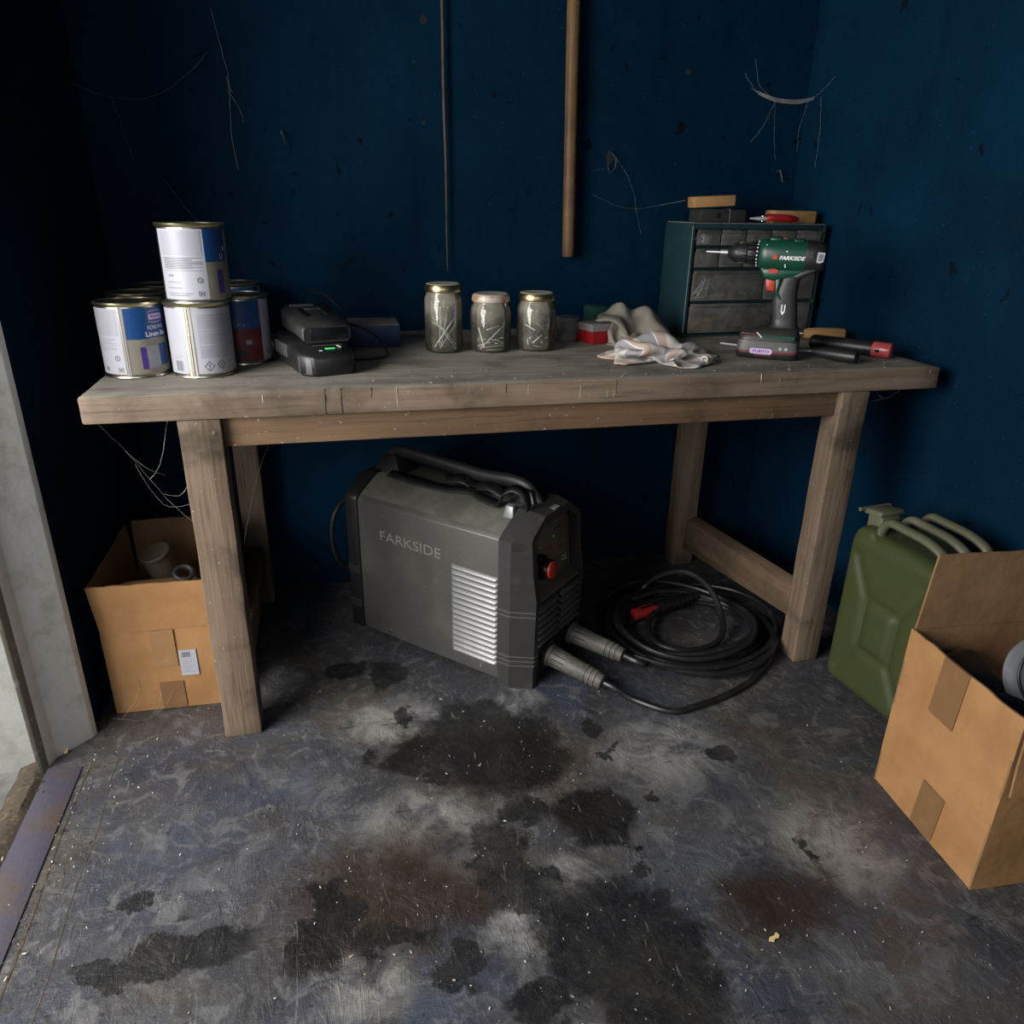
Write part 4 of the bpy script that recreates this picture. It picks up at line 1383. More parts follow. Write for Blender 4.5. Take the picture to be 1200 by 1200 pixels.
mb.prism([(0.058, 0.200), (0.030, 0.184), (0.044, 0.176), (0.078, 0.194), (0.090, 0.206)], -0.024, 0.024, 'black_pl', T=TR((0, 0, 0), (R(90), 0, 0)), bev=0.004)
mb.build('rear_cap', dl, angle=50)
mb = MB().prism([(0.078, 0.2365), (0.0925, 0.236), (0.091, 0.217), (0.083, 0.214), (0.077, 0.216)], 0.030, 0.0336, 'white_lab', T=TR((0, 0, 0), (R(90), 0, 0)))
mb.prism([(0.081, 0.2335), (0.0905, 0.233), (0.0895, 0.219), (0.080, 0.2185)], 0.033, 0.0339, 'print', T=TR((0, 0, 0), (R(90), 0, 0)))
mb.build('rating_plate', dl)
# handle, foot and battery
sec = [(0.186, 0.008, 0.054, .019), (0.172, 0.006, 0.048, .0185), (0.150, -0.001, 0.047, .0185), (0.132, -0.005, 0.0495, .019), (0.11, -0.004, 0.0525, .0185), (0.09, 0.000, 0.0555, .0185), (0.074, 0.002, 0.0585, .019), (0.066, -0.010, 0.061, .024)]
mb = MB().loft([ellipse_ring((a + c_) / 2, 0, z, (c_ - a) / 2, w_, 28, 2.6) for (z, a, c_, w_) in sec][::-1], 'dkgrey_pl')
mb.prism([(-0.004, 0.178), (0.010, 0.182), (0.006, 0.150), (0.018, 0.132), (0.012, 0.130), (-0.001, 0.148)], -0.0195, 0.0195, 'drill_green', T=TR((0, 0, 0), (R(90), 0, 0)), bev=0.003)
mb.build('grip', dl, angle=60)
mb = MB().prism([(0.018, .122), (0.0205, .122), (0.0205, .106), (0.018, .106)], 0.0192, 0.0198, 'white_ink', T=TR((0, 0, 0), (R(90), 0, 0)))
mb.prism([(0.0245, .122), (0.027, .122), (0.027, .106), (0.0245, .106)], 0.0190, 0.0198, 'white_ink', T=TR((0, 0, 0), (R(90), 0, 0)))
mb.prism([(0.0175, .107), (0.0275, .107), (0.0225, .0985)], 0.0190, 0.0198, 'white_ink', T=TR((0, 0, 0), (R(90), 0, 0)))
mb.build('arrow_mark', dl)
mb = MB().prism([(-0.0245, .1785), (-0.004, .180), (-0.003, .149), (-0.019, .1505), (-0.023, .160)], -0.0105, 0.0105, 'orange_red', T=TR((0, 0, 0), (R(90), 0, 0)), bev=0.002)
mb.build('trigger', dl)
MB().loft([ellipse_ring(-0.010, 0, z, .0115, .0045, 20) for z in (-0.026, 0.026)], 'orange_red', T=TR((0, 0, 0.1935), (R(90), 0, 0))).build('direction_switch', dl)
ft = MB()
ft.loft([ellipse_ring(0.0005, 0, .042, .068, .040, 32, 5), ellipse_ring(0.0005, 0, .050, .067, .039, 32, 5), ellipse_ring(0.006, 0, .060, .058, .034, 32, 4), ellipse_ring(0.022, 0, .070, .042, .024, 32, 3)], 'dkgrey_pl')
ft.prism([(-0.012, .0485), (0.058, .0475), (0.058, .0545), (-0.018, .0555)], 0.0375, 0.0402, 'drill_green', T=TR((0, 0, 0), (R(90), 0, 0)))
ft.prism([(-0.0265, .0605), (-0.0240, .0605), (-0.0115, .0485), (-0.0145, .0485)], 0.0375, 0.0406, 'white_ink', T=TR((0, 0, 0), (R(90), 0, 0)))
ft.box((-0.060, -0.0385, 0.054), (-0.02, -0.034, 0.0575), 'batt_red', 0.001)
ft.build('foot', dl, angle=50)
bp = MB()
bp.loft([ellipse_ring(0.0005, 0, .0005, .066, .0385, 32, 6), ellipse_ring(0.0005, 0, .004, .068, .041, 32, 6), ellipse_ring(0.0005, 0, .014, .0690, .0415, 32, 6)], 'black_pl')
bp.loft([ellipse_ring(0.0005, 0, .014, .0692, .0417, 32, 6), ellipse_ring(0.0005, 0, .019, .0692, .0417, 32, 6)], 'batt_red')
bp.loft([ellipse_ring(0.0005, 0, .019, .0690, .0414, 32, 6), ellipse_ring(0.0005, 0, .041, .0665, .040, 32, 6)], 'grey_pl')
bp.prism([(-0.034, .020), (0.020, .020), (0.010, .0085), (-0.024, .0085)], 0.040, 0.0422, 'batt_red', T=TR((0, 0, 0), (R(90), 0, 0)))
bo = bp.build('battery', dl, angle=50)
lbm = MB()
pill = [(x, z) for (x, z) in [(-0.0305 + .0055 * math.cos(t), .0185 + .0062 * math.sin(t)) for t in [PI / 2 + PI * k / 8 for k in range(9)]] + [(0.0085 + .0055 * math.cos(t), .0185 + .0062 * math.sin(t)) for t in [-PI / 2 + PI * k / 8 for k in range(9)]]]
lbm.prism(pill, 0.0405, 0.0434, 'pink_ink', T=TR((0, 0, 0), (R(90), 0, 0)))
lbm.text('PLIEITO', 0.036, 0.0058, 'purple', T=TR((-0.011, -0.04365, .0185), (R(90), 0, 0)), bold=.02)
for x in (0.030, 0.043):
    for (x0, x1, z0, z1) in ((-.0028, .0028, .0016, .0026), (-.0028, .0028, -.0026, -.0016), (-.0028, -.0018, -.0026, .0026), (.0018, .0028, -.0026, .0026)):
        lbm.box((x + x0, -0.0421, .0265 + z0), (x + x1, -0.040, .0265 + z1), 'white_ink')
lbm.build('battery_badge', bo)


def drill_fn(cx, cz):
    def fn(x, y, z):
        zz_ = cz + y
        t = min(1, abs(zz_ - .2255) / .0352)
        return (cx + x, -0.0331 * (1 - t ** 2.4) ** (1 / 2.4) - 0.0020, zz_)
    return fn


lm = MB().text('FARKSIDE', 0.054, 0.0085, 'white_ink', fn=drill_fn(0.027, .2225), shear=.25, bold=.03)
lm.build('lettering', dl)
lm = MB().prism([(-0.016, .228), (-0.006, .2285), (-0.003, .2225), (-0.006, .219), (-0.014, .219)], 0.0328, 0.0342, 'orange_red', T=TR((0, 0, 0), (R(90), 0, 0)))
lm.build('logo_mark', dl)
lm = MB()
for x, z, yy in ((0.014, .236, .0328), (0.0135, .2075, .0300), (0.0145, .2035, .0295), (-0.030, .2475, .0255)):
    lm.lathe([(0, .002), (.0016, .002), (.0016, -.002)], 'white_ink', 10, T=TR((x, -yy, z), (R(90), 0, 0)))
lm.build('screws', dl)

# tools to the right of and behind the drill
chs = thing('wood_chisel', 'chisel with pale wooden handle lying behind the black tools', 'chisel', (1.055, 0.338, ZT + 0.0176), 159)
MB().tube([(0, 0, 0), (0.002, 0, 0), (0.02, 0, 0), (0.06, 0, 0), (0.095, 0, 0), (0.105, 0, 0)], [.010, .0158, .0172, .0168, .0145, .010], 'pine', 16).build('handle', chs)
MB().tube([(0.105, 0, 0), (0.115, 0, 0), (0.12, 0, 0)], [.0085, .0085, .006], 'steel', 12).build('ferrule', chs)
MB().hexa([(0.12, -.004, -.003), (0.22, -.008, -.013), (0.22, .008, -.013), (0.12, .004, -.003), (0.12, -.004, .003), (0.22, -.008, -.011), (0.22, .008, -.011), (0.12, .004, .003)], 'steel', .0005).build('blade', chs)
tch = thing('hand_torch', 'black tube torch with faded red end cap on the bench', 'torch', (0.899, 0.256, ZT + 0.0185), -54)
MB().tube([(0, 0, 0), (0.004, 0, 0), (0.01, 0, 0), (0.14, 0, 0), (0.15, 0, 0)], [.012, .0165, .0178, .0178, .0165], 'black_pl', 24).build('barrel', tch)
MB().tube([(0.148, 0, 0), (0.151, 0, 0), (0.185, 0, 0), (0.189, 0, 0), (0.192, 0, 0)], [.0168, .0182, .0182, .017, .012], 'red_gloss', 24).build('end_cap', tch)
mb = MB().box((0.158, -0.0188, -.004), (0.167, -0.0155, .005), 'black_gl', .0008)
mb.build('switch', tch)
scd = thing('screwdriver', 'screwdriver with black handle, its steel shaft pointing behind the drill', 'screwdriver', (0.886, 0.056, ZT + 0.0155), 122)
MB().tube([(0, 0, 0), (0.003, 0, 0), (0.015, 0, 0), (0.05, 0, 0), (0.08, 0, 0), (0.095, 0, 0), (0.105, 0, 0)], [.009, .014, .0155, .0152, .0125, .0095, .010], 'black_pl', 16).build('handle', scd)
MB().tube([(0.105, 0, 0), (0.22, 0, -.0105), (0.345, 0, -.0125)], [.0028, .0028, .0022], 'nail', 10).build('shaft', scd)

# ------------------------------------------------------------------ welder
wd = thing('inverter_welder', 'dusty grey welding machine with orange knob under the bench', 'welder', (0.1062, 0.0404, 0), 43.5)
WW, WL = 0.270, 0.525
prof = [(0.0, 0.010), (0.0, 0.376), (0.012, 0.388), (0.075, 0.424), (0.195, 0.424), (0.258, 0.388), (WW, 0.376), (WW, 0.010)]
mb = MB()
TY = Matrix(((1, 0, 0, 0), (0, 0, 1, 0), (0, 1, 0, 0), (0, 0, 0, 1)))      # prism xy -> local xz, extrude along y
mb.prism(prof, 0.045, 0.487, 'welder', T=TY, bev=0.002)
mb.build('casing', wd, angle=30)
mb = MB()
mb.prism([(0.010, .3875), (0.012, .3885), (0.075, .4246), (0.195, .4246), (0.256, .3895), (0.256, .388), (0.195, .4225), (0.075, .4225)], 0.047, 0.485, 'welder_top', T=TY)
mb.build('top_cover', wd)
# rear cap
b0 = [(x + (-0.006 if x < .1 else .006), z + (0.005 if z > .3 else -0.002)) for (x, z) in prof]
mb = MB().prism(b0, 0.485, 0.527, 'black_pl', T=TY, bev=0.006)
for z in (.17, .178, .186, .07, .078, .086):
    mb.box((-0.0085, 0.486, z), (WW + .0085, 0.526, z + .003), 'bezel', 0.001)
mb.build('rear_cap', wd)
# front bezel: solid lower part and a hooded frame around the slanting panel
bz = MB()
side = [(0.052, 0.0), (-0.030, 0.0), (-0.034, 0.235), (-0.022, 0.30), (-0.016, 0.385), (-0.010, 0.398), (0.052, 0.398)]
low = [(0.052, 0.0), (-0.024, 0.0), (-0.027, 0.225), (0.052, 0.225)]
TX = Matrix(((0, 0, 1, 0), (1, 0, 0, 0), (0, 1, 0, 0), (0, 0, 0, 1)))      # prism (y,z), extrude along x
bz.prism(low, 0.020, WW - 0.020, 'black_pl', T=TX, bev=0.003)


def cheek(x0, x1, sgn):
    xo, xi = (x0, x1) if sgn < 0 else (x1, x0)
    P = []
    for (y, z) in ((0.053, 0.0), (-0.034, 0.0)):
        pass
    zs = [0.0, 0.10, 0.235, 0.30, 0.381, 0.394]
    yf = [-0.030, -0.031, -0.034, -0.023, -0.018, -0.010]
    rings = []
    for z, y in zip(zs, yf):
        ins = 0.0 if z < .39 else 0.020
        rings.append([(xo + (-sgn) * (ins - .006), 0.053, z), (xo + (-sgn) * (ins - .006), 0.020, z), (xo + (-sgn) * (ins + .022), y, z), (xi + (-sgn) * .006, y, z), (xi, y + .012, z), (xi, 0.053, z)])
    bz.loft(rings if sgn < 0 else [r_[::-1] for r_ in rings], 'bezel')


cheek(0.0, 0.034, -1)
cheek(WW - 0.034, WW, 1)
_outer = [(-0.0075, .362), (-0.0075, .3815), (.010, .394), (.073, .431), (.197, .431), (.260, .394), (WW + .0075, .3815), (WW + .0075, .362)]
_inner = [(WW - .030, .362), (.196, .404), (.074, .404), (.030, .362)]
_front = [(0.022, .362), (0.022, .378), (.030, .390), (.080, .424), (.190, .424), (.240, .390), (WW - .022, .378), (WW - .022, .362)]
bz.loft([[(x, 0.052, z) for x, z in _outer + _inner], [(x, 0.018, z) for x, z in _outer + _inner], [(x, -0.017, z) for x, z in _front + _inner]], 'bezel')
for x in (0.125, 0.135, 0.145):
    bz.box((x, -0.0145, .384), (x + .004, 0.05, .428), 'grey_pl', 0.001)
for z in (.205, .193, .062, .074, .086):
    bz.hexa([(-0.008, 0.050, z), (-0.008, 0.020, z), (0.0215, -0.033, z), (0.034, -0.034, z), (-0.008, 0.050, z + .003), (-0.008, 0.020, z + .003), (0.0215, -0.033, z + .003), (0.034, -0.034, z + .003)][:4] + [(-0.008, 0.050, z + .003), (-0.008, 0.020, z + .003), (0.0215, -0.033, z + .003), (0.034, -0.034, z + .003)], 'grey_pl')
bz.build('front_bezel', wd, angle=28)
# slanted control panel
TP = TR((0, 0.004, 0.300), (R(90 - 5), 0, 0))
mb = MB().box((0.030, -0.070, -0.004), (WW - .030, 0.082, 0.0), 'panel', 0.001, T=TP)
mb.hexa([(0.030, -0.030, .222), (WW - .030, -0.030, .222), (WW - .030, 0.012, .240), (0.030, 0.012, .240), (0.030, -0.030, .226), (WW - .030, -0.030, .226), (WW - .030, 0.012, .246), (0.030, 0.012, .246)], 'panel', 0.001)
pn = mb.build('control_panel', wd)
mb = MB()
mb.text('WELDMAX', 0.080, 0.013, 'panel_txt', T=TP @ TR((0.180, 0.012, .0006)), shear=.2)
mb.text('SYNERGIC', 0.080, 0.015, 'panel_txt', T=TP @ TR((0.178, -0.010, .0006)), shear=.2)
mb.text('CE', 0.022, 0.015, 'white_ink', T=TP @ TR((0.208, -0.032, .0006)))
mb.box((0.135, -0.055, 0), (0.158, -0.035, .0006), 'panel_txt', T=TP)
mb.box((0.17, 0.055, 0), (0.20, 0.058, .0006), 'black_print', T=TP)
mb.lathe([(0, .001), (.003, .001), (.003, 0)], 'white_ink', 10, T=TP @ TR((0.162, 0.040, 0)))
for a0, a1 in ((100, 190), (215, 235)):
    pts = [(0.036 * math.cos(R(a)), 0.036 * math.sin(R(a)), .0008) for a in range(a0, a1 + 1, 6)]
    mb.tube(pts, 0.0014, 'white_ink', 5, T=TP @ TR((0.088, -0.012, 0)))
for a in (75, 100, 125):
    mb.lathe([(0, .001), (.0016, .001), (.0016, 0)], 'white_ink', 8, T=TP @ TR((0.088 + .046 * math.cos(R(a)), -0.012 + .046 * math.sin(R(a)), 0)))
mb.build('panel_print', pn)
mb = MB().lathe([(0.033, 0), (0.031, 0.012), (0.027, 0.014), (0.024, 0.034), (0.021, 0.036), (0, 0.036)], 'black_gl', 32, T=TP @ TR((0.088, -0.012, 0)))
kn = mb.build('control_knob', wd)
MB().lathe([(0.021, 0.0345), (0.0205, 0.040), (0.018, 0.0415), (0, 0.042)], 'orange_red', 32, T=TP @ TR((0.088, -0.012, 0))).build('knob_cap', kn)
MB().lathe([(0.006, 0), (0.006, .003), (0, .004)], 'orange_red', 16, T=TP @ TR((0.143, 0.018, 0))).build('warning_light', wd)
# front grille: two columns of slats above the sockets
mb = MB()
for c0, c1 in ((0.036, 0.128), (0.142, 0.234)):
    for k in range(6):
        z = 0.108 + 0.0185 * k
        mb.hexa([(c0, -0.036, z), (c1, -0.036, z), (c1, -0.020, z + .007), (c0, -0.020, z + .007), (c0, -0.036, z + .004), (c1, -0.036, z + .004), (c1, -0.020, z + .012), (c0, -0.020, z + .012)], 'grey_pl', .0008)
mb.build('front_grille', wd)
mb = MB()
SOCK = [(0.095, 0.060), (0.202, 0.068)]
for (x, z) in SOCK:
    mb.lathe([(0.034, 0), (0.034, 0.006), (0.026, 0.010), (0.020, 0.010), (0.020, 0.0)], 'black_gl', 32, T=TR((x, -0.024, z), (R(90), 0, 0)))
mb.build('sockets', wd)
# side louvres, lettering and screws on the big side (local x = 0, facing -x)
TS = Matrix(((0, 0, -1, 0), (-1, 0, 0, 0), (0, 1, 0, 0), (0, 0, 0, 1)))    # text/prism: x -> -y, y -> z, z -> -x
mb = MB()
nl = 16
for k in range(nl):
    z = 0.052 + (0.276 - 0.052) * k / (nl - 1)
    y0, y1 = 0.056, 0.190
    mb.loft([[(-0.0, y, z - .0035), (-0.0065 * s_, y, z - .0030), (-0.0050 * s_, y, z + .0012), (-0.0, y, z + .0048)] for (y, s_) in ((y0 - .001, .05), (y0 + .004, .9), (y0 + .008, 1), (y1 - .008, 1), (y1 - .004, .9), (y1 + .001, .05))], 'louvre')
mb.build('side_louvres', wd, angle=50)
mb = MB().text('FARKSIDE', 0.192, 0.026, 'emboss', T=TS @ TR((-0.317, 0.2965, 0.0)), ext=0.0016)
mb.build('lettering', wd)
MB().text('//', 0.030, 0.022, 'grey_pl', T=TS @ TR((-0.452, 0.297, 0.0)), ext=0.0008, shear=.2).build('slash_mark', wd)
mb = MB()
for y in (0.395, 0.105):
    mb.lathe([(0, .003), (.004, .0022), (.0048, 0)], 'steel', 12, T=TR((0, y, 0.0255), (0, R(-90), 0)))
mb.build('screws', wd)
for a, b_, c_, d_ in ((.165, .335, .145, .31), (.16, .31, .15, .292), (.235, .235, .215, .25), (.245, .215, .232, .232), (.28, .19, .27, .196), (.41, .35, .40, .353)):
    MB().tube([(-.0002, a, b_), (-.0004, c_, d_)], .0007, 'louvre', 5).build('scratch', wd)
# carrying handle with a folded strap
hn = MB()
hn.tube(smooth_path([(0.135, 0.505, 0.40), (0.135, 0.490, 0.452), (0.135, 0.455, 0.474), (0.135, 0.40, 0.474), (0.135, 0.30, 0.468), (0.135, 0.19, 0.462), (0.135, 0.11, 0.466), (0.135, 0.065, 0.456), (0.135, 0.035, 0.422)], 5), 0.017, 'black_pl', 12, flat=0.62)
hn.hexa([(0.09, 0.42, .420), (0.18, 0.42, .420), (0.19, 0.525, .40), (0.08, 0.525, .40), (0.115, 0.455, .470), (0.155, 0.455, .470), (0.155, 0.505, .458), (0.115, 0.505, .458)], 'black_pl', 0.004)
hn.hexa([(0.108, 0.03, .422), (0.162, 0.03, .422), (0.162, 0.10, .422), (0.108, 0.10, .422), (0.118, 0.045, .458), (0.152, 0.045, .458), (0.152, 0.085, .462), (0.118, 0.085, .462)], 'black_pl', 0.004)
hn.build('carry_handle', wd)
sp_ = MB()


def ribbon(path, w, mat, side_=(1, 0, 0)):
    P = smooth_path(path, 6)
    s_ = Vector(side_)
    vs, fs = [], []
    for p in P:
        vs += [p - s_ * w / 2, p + s_ * w / 2]
    for k in range(len(P) - 1):
        fs.append((2 * k, 2 * k + 1, 2 * k + 3, 2 * k + 2))
    sp_.add(vs, fs, mat)


ribbon([(0.075, 0.44, .434), (0.07, 0.36, .432), (0.075, 0.27, .430), (0.08, 0.20, .438), (0.075, 0.16, .432), (0.07, 0.12, .428), (0.068, 0.10, .432), (0.065, 0.085, .462), (0.07, 0.06, .476), (0.075, 0.035, .462), (0.08, 0.03, .432)], 0.030, 'rubber', (0.9, 0.15, 0.25))
ribbon([(0.10, 0.28, .444), (0.10, 0.23, .454), (0.105, 0.20, .442), (0.10, 0.15, .452), (0.10, 0.11, .440)], 0.034, 'rubber', (0.8, 0.4, 0.3))
so = sp_.build('shoulder_strap', wd, angle=80)
sdm = so.modifiers.new('thick', 'SOLIDIFY')
sdm.thickness = 0.003
MB().hexa([(0.050, 0.052, .408), (0.072, 0.052, .420), (0.072, 0.080, .420), (0.050, 0.080, .408), (0.056, 0.056, .438), (0.070, 0.056, .440), (0.070, 0.076, .440), (0.056, 0.076, .438)], 'louvre', .002).build('strap_bracket', wd)
pc = MB().tube(smooth_path([(0.10, 0.527, .355), (0.04, 0.562, .35), (0.0, 0.572, .315), (-0.012, 0.575, .255), (-0.002, 0.572, .19), (0.03, 0.56, .15), (0.08, 0.535, .13)], 6), 0.006, 'rubber', 10)
pc.build('power_cord', wd)


def wpt(x, y, z):
    c_, s_ = math.cos(R(43.5)), math.sin(R(43.5))
    return Vector((0.1062 + x * c_ - y * s_, 0.0404 + x * s_ + y * c_, z))


# ------------------------------------------------------------------ welding leads, coiled on the floor
def plug(t, sock, droop):
    x, z = sock
    d = Vector((math.sin(R(43.5)), -math.cos(R(43.5)), -droop)).normalized()
    p0 = wpt(x, -0.030, z)
    prof_ = [(0.0, .026), (.004, .029), (.012, .029), (.013, .0255), (.10, .0215), (.102, .0225), (.107, .0225), (.109, .0205), (.113, .0205), (.115, .0222), (.120, .0222), (.122, .020), (.126, .020), (.128, .0218), (.133, .0218), (.135, .0195), (.150, .018), (.153, .010)]
    mb = MB().tube([p0 + d * a for a, _ in prof_], [r_ for _, r_ in prof_], 'plug', 24)
    for k in range(12):
        a = 2 * PI * k / 12
        q = d.orthogonal().normalized()
        q = Matrix.Rotation(a, 3, d) @ q
        mb.tube([p0 + d * .018 + q * .0248, p0 + d * .052 + q * .0232], .0012, 'black_pl', 5)
    o = mb.build('cable_plug', t, angle=30)
    return p0 + d * 0.152, d


L1 = thing('welding_lead', 'black welding lead with red-tipped electrode holder lying in the coil', 'welding cable')
L2 = thing('welding_lead', 'black welding lead running from the front socket along the outer coil', 'welding cable')
e2, d2 = plug(L1, SOCK[1], 0.10)
e1, d1 = plug(L2, SOCK[0], 0.16)
rc = random.Random(12)
CC = Vector((0.615, 0.185, 0))


def coil(start, sdir, turns, r0, r1, rad, z0, a_start, wob, tail, cy=0.92, dz=0.007):
    pts = [start, start + sdir * 0.05]
    n = int(turns * 14)
    ph = rc.uniform(0, 6)
    for k in range(n + 1):
        f = k / n
        a = a_start + f * turns * 2 * PI
        rr = r0 + (r1 - r0) * (0.5 + 0.5 * math.sin(f * 9 + ph)) + wob * math.sin(a * 1.7 + ph)
        z = z0 + dz * 3 * f + 0.010 * (1 + math.sin(a * 2.3 + ph)) * f
        pts.append(CC + Vector((rr * math.cos(a) + 0.012 * math.sin(f * 17), rr * cy * math.sin(a) + 0.012 * math.cos(f * 13), max(rad, z))))
    return pts + [Vector(p) for p in tail]


pts = coil(e2, d2, 3.72, 0.165, 0.235, 0.0085, 0.0095, R(222), 0.012,
           [(0.56, 0.37, 0.05), (0.60, 0.345, 0.10), (0.655, 0.30, 0.128), (0.70, 0.25, 0.105), (0.715, 0.195, 0.055), (0.69, 0.13, 0.022), (0.63, 0.09, 0.018), (0.55, 0.09, 0.018), (0.50, 0.15, 0.02), (0.53, 0.24, 0.03), (0.60, 0.29, 0.036), (0.66, 0.31, 0.040), (0.70, 0.318, 0.036)])
MB().tube(smooth_path(pts, 5), 0.0085, 'rubber', 10).build('cable', L1)
pts = [e1, e1 + d1 * .03, e1 + d1 * 0.065 + Vector((0.012, 0.004, -.014)), Vector((0.425, -0.126, .0085)), Vector((0.49, -0.122, .0085)), Vector((0.58, -0.098, .0085)), Vector((0.69, -0.045, .0085)), Vector((0.79, 0.05, .009)), Vector((0.835, 0.17, .009)), Vector((0.80, 0.30, .009)), Vector((0.70, 0.405, .009)), Vector((0.58, 0.43, .009)), Vector((0.44, 0.36, .009)), Vector((0.40, 0.23, .009)), Vector((0.43, 0.08, .012))]
pts += coil(Vector((0.50, 0.0, .024)), Vector((.8, -.1, 0)).normalized(), 2.6, 0.17, 0.235, 0.008, 0.024, R(285), 0.012, [])[1:]
MB().tube(smooth_path(pts, 5), 0.0075, 'rubber', 10).build('cable', L2)
# electrode holder: red jaw end and a long black grip
eh = MB()
A_, B_ = Vector((0.500, 0.268, 0.030)), Vector((0.715, 0.318, 0.036))
dv = (B_ - A_)
eh.tube([A_ + dv * k for k in (.26, .28, .34, .6, .9, 1.0)], [.016, .018, .017, .016, .015, .010], 'black_pl', 14)
for k in range(7):
    eh.tube([A_ + dv * (.42 + .07 * k), A_ + dv * (.44 + .07 * k)], .0175, 'black_gl', 14)
eho = eh.build('electrode_holder', L1)
ej = MB().tube([A_ + dv * k for k in (-.03, -.02, .1, .2, .28, .3)], [.012, .0175, .020, .0205, .0195, .014], 'red_dark', 14, flat=0.9)
q = A_ + dv * .12 + Vector((0, 0, .018))
ej.tube([A_ + dv * .06 + Vector((0, -.006, .0175)), A_ + dv * .27 + Vector((0, -.006, .0185))], .003, 'black_gl', 6)
ej.build('jaw', eho)

# ------------------------------------------------------------------ jerry can
jc = thing('jerry_can', 'olive green metal jerry can with triple handle', 'jerry can', (0.866, -0.052, 0), -84)
JL, JW, JH = 0.262, 0.178, 0.40
Nx, Ny, Nz = 30, 18, 44


def seg_d(px_, pz_, a, b_):
    ax, az = a
    bx, bz_ = b_
    t = max(0, min(1, ((px_ - ax) * (bx - ax) + (pz_ - az) * (bz_ - az)) / ((bx - ax) ** 2 + (bz_ - az) ** 2)))
    return math.hypot(px_ - ax - t * (bx - ax), pz_ - az - t * (bz_ - az))


cxm, czm = JL / 2, 0.19
SEG = [((0.035, 0.345), (cxm - .045, czm + .062)), ((JL - .035, 0.345), (cxm + .045, czm + .062)), ((0.035, 0.045), (cxm - .045, czm - .062)), ((JL - .035, 0.045), (cxm + .045, czm - .062)),
       ((cxm - .045, czm + .062), (cxm + .045, czm + .062)), ((cxm - .045, czm - .062), (cxm + .045, czm - .062)), ((cxm - .045, czm + .062), (cxm - .045, czm - .062)), ((cxm + .045, czm + .062), (cxm + .045, czm - .062))]
b = bmesh.new()
bmesh.ops.create_cube(b, size=1)
for v in b.verts:
    v.co = Vector(((v.co.x + .5) * JL, (v.co.y + .5) * JW, (v.co.z + .5) * JH))
for ax, cuts in ((0, Nx), (1, Ny), (2, Nz)):
    ed = [e for e in b.edges if abs((e.verts[0].co - e.verts[1].co)[ax]) > 1e-4 and abs((e.verts[0].co - e.verts[1].co)[(ax + 1) % 3]) < 1e-5 and abs((e.verts[0].co - e.verts[1].co)[(ax + 2) % 3]) < 1e-5]
    bmesh.ops.subdivide_edges(b, edges=ed, cuts=cuts, use_grid_fill=True)
rr_ = 0.030
for v in b.verts:
    p = v.co.copy()
    on_l, on_r = p.y < 1e-4, p.y > JW - 1e-4
    inn = Vector((min(max(p.x, rr_), JL - rr_), min(max(p.y, rr_), JW - rr_), min(max(p.z, rr_), JH - rr_)))
    d_ = p - inn
    if d_.length > 1e-9:
        p = inn + d_.normalized() * rr_ if d_.length > rr_ else p
    if on_l or on_r:
        dd = min(seg_d(p.x, p.z, a, c_) for a, c_ in SEG)
        h = -0.0085 * math.exp(-(dd / 0.010) ** 2)
        if cxm - .045 < p.x < cxm + .045 and czm - .062 < p.z < czm + .062:
            h += 0.003
        p.y += -h if on_l else h
    if v.co.z > JH - 1e-4:
        p.z += 0.010 * math.sin(PI * v.co.x / JL) - 0.006 + (0.012 if v.co.x < .06 else 0)
    v.co = p
MB().bm(b, 'olive').build('body', jc, angle=60)
mb = MB()
mb.box((0.012, JW / 2 - .003, 0.02), (JL + .002, JW / 2 + .003, JH + 0.003), 'olive', .002)
mb.build('weld_seam', jc)
for y in (0.030, JW / 2, JW - 0.030):
    mb = MB().tube(smooth_path([(0.060, y, JH - 0.012), (0.066, y, JH + 0.018), (0.082, y, JH + 0.036), (0.115, y, JH + 0.037), (0.18, y, JH + 0.034), (0.222, y, JH + 0.022), (0.238, y, JH + 0.004), (0.242, y, JH - 0.015)], 5), 0.0125, 'olive_d', 12, flat=0.75)
    mb.build('handle', jc)
mb = MB()
mb.hexa([(0.012, 0.035, JH - .014), (0.060, 0.035, JH - .012), (0.060, 0.100, JH - .012), (0.012, 0.100, JH - .014), (0.004, 0.042, JH + .028), (0.046, 0.042, JH + .034), (0.046, 0.094, JH + .034), (0.004, 0.094, JH + .028)], 'olive_d', .005)
so_ = mb.build('spout', jc)
mb = MB()
mb.hexa([(-0.006, 0.036, JH + .026), (0.046, 0.036, JH + .033), (0.046, 0.112, JH + .033), (-0.006, 0.112, JH + .026), (-0.004, 0.040, JH + .040), (0.044, 0.040, JH + .046), (0.044, 0.106, JH + .046), (-0.004, 0.106, JH + .040)], 'olive_d', .005)
mb.tube([(-0.010, 0.03, JH + .034), (-0.010, 0.118, JH + .034)], .005, 'olive_d', 10)
mb.hexa([(0.006, 0.090, JH + .010), (0.036, 0.090, JH + .014), (0.036, 0.100, JH + .014), (0.006, 0.100, JH + .010), (0.006, 0.108, JH + .036), (0.036, 0.108, JH + .040), (0.036, 0.118, JH + .040), (0.006, 0.118, JH + .036)], 'olive_d', .003)
mb.build('cap_lever', jc)

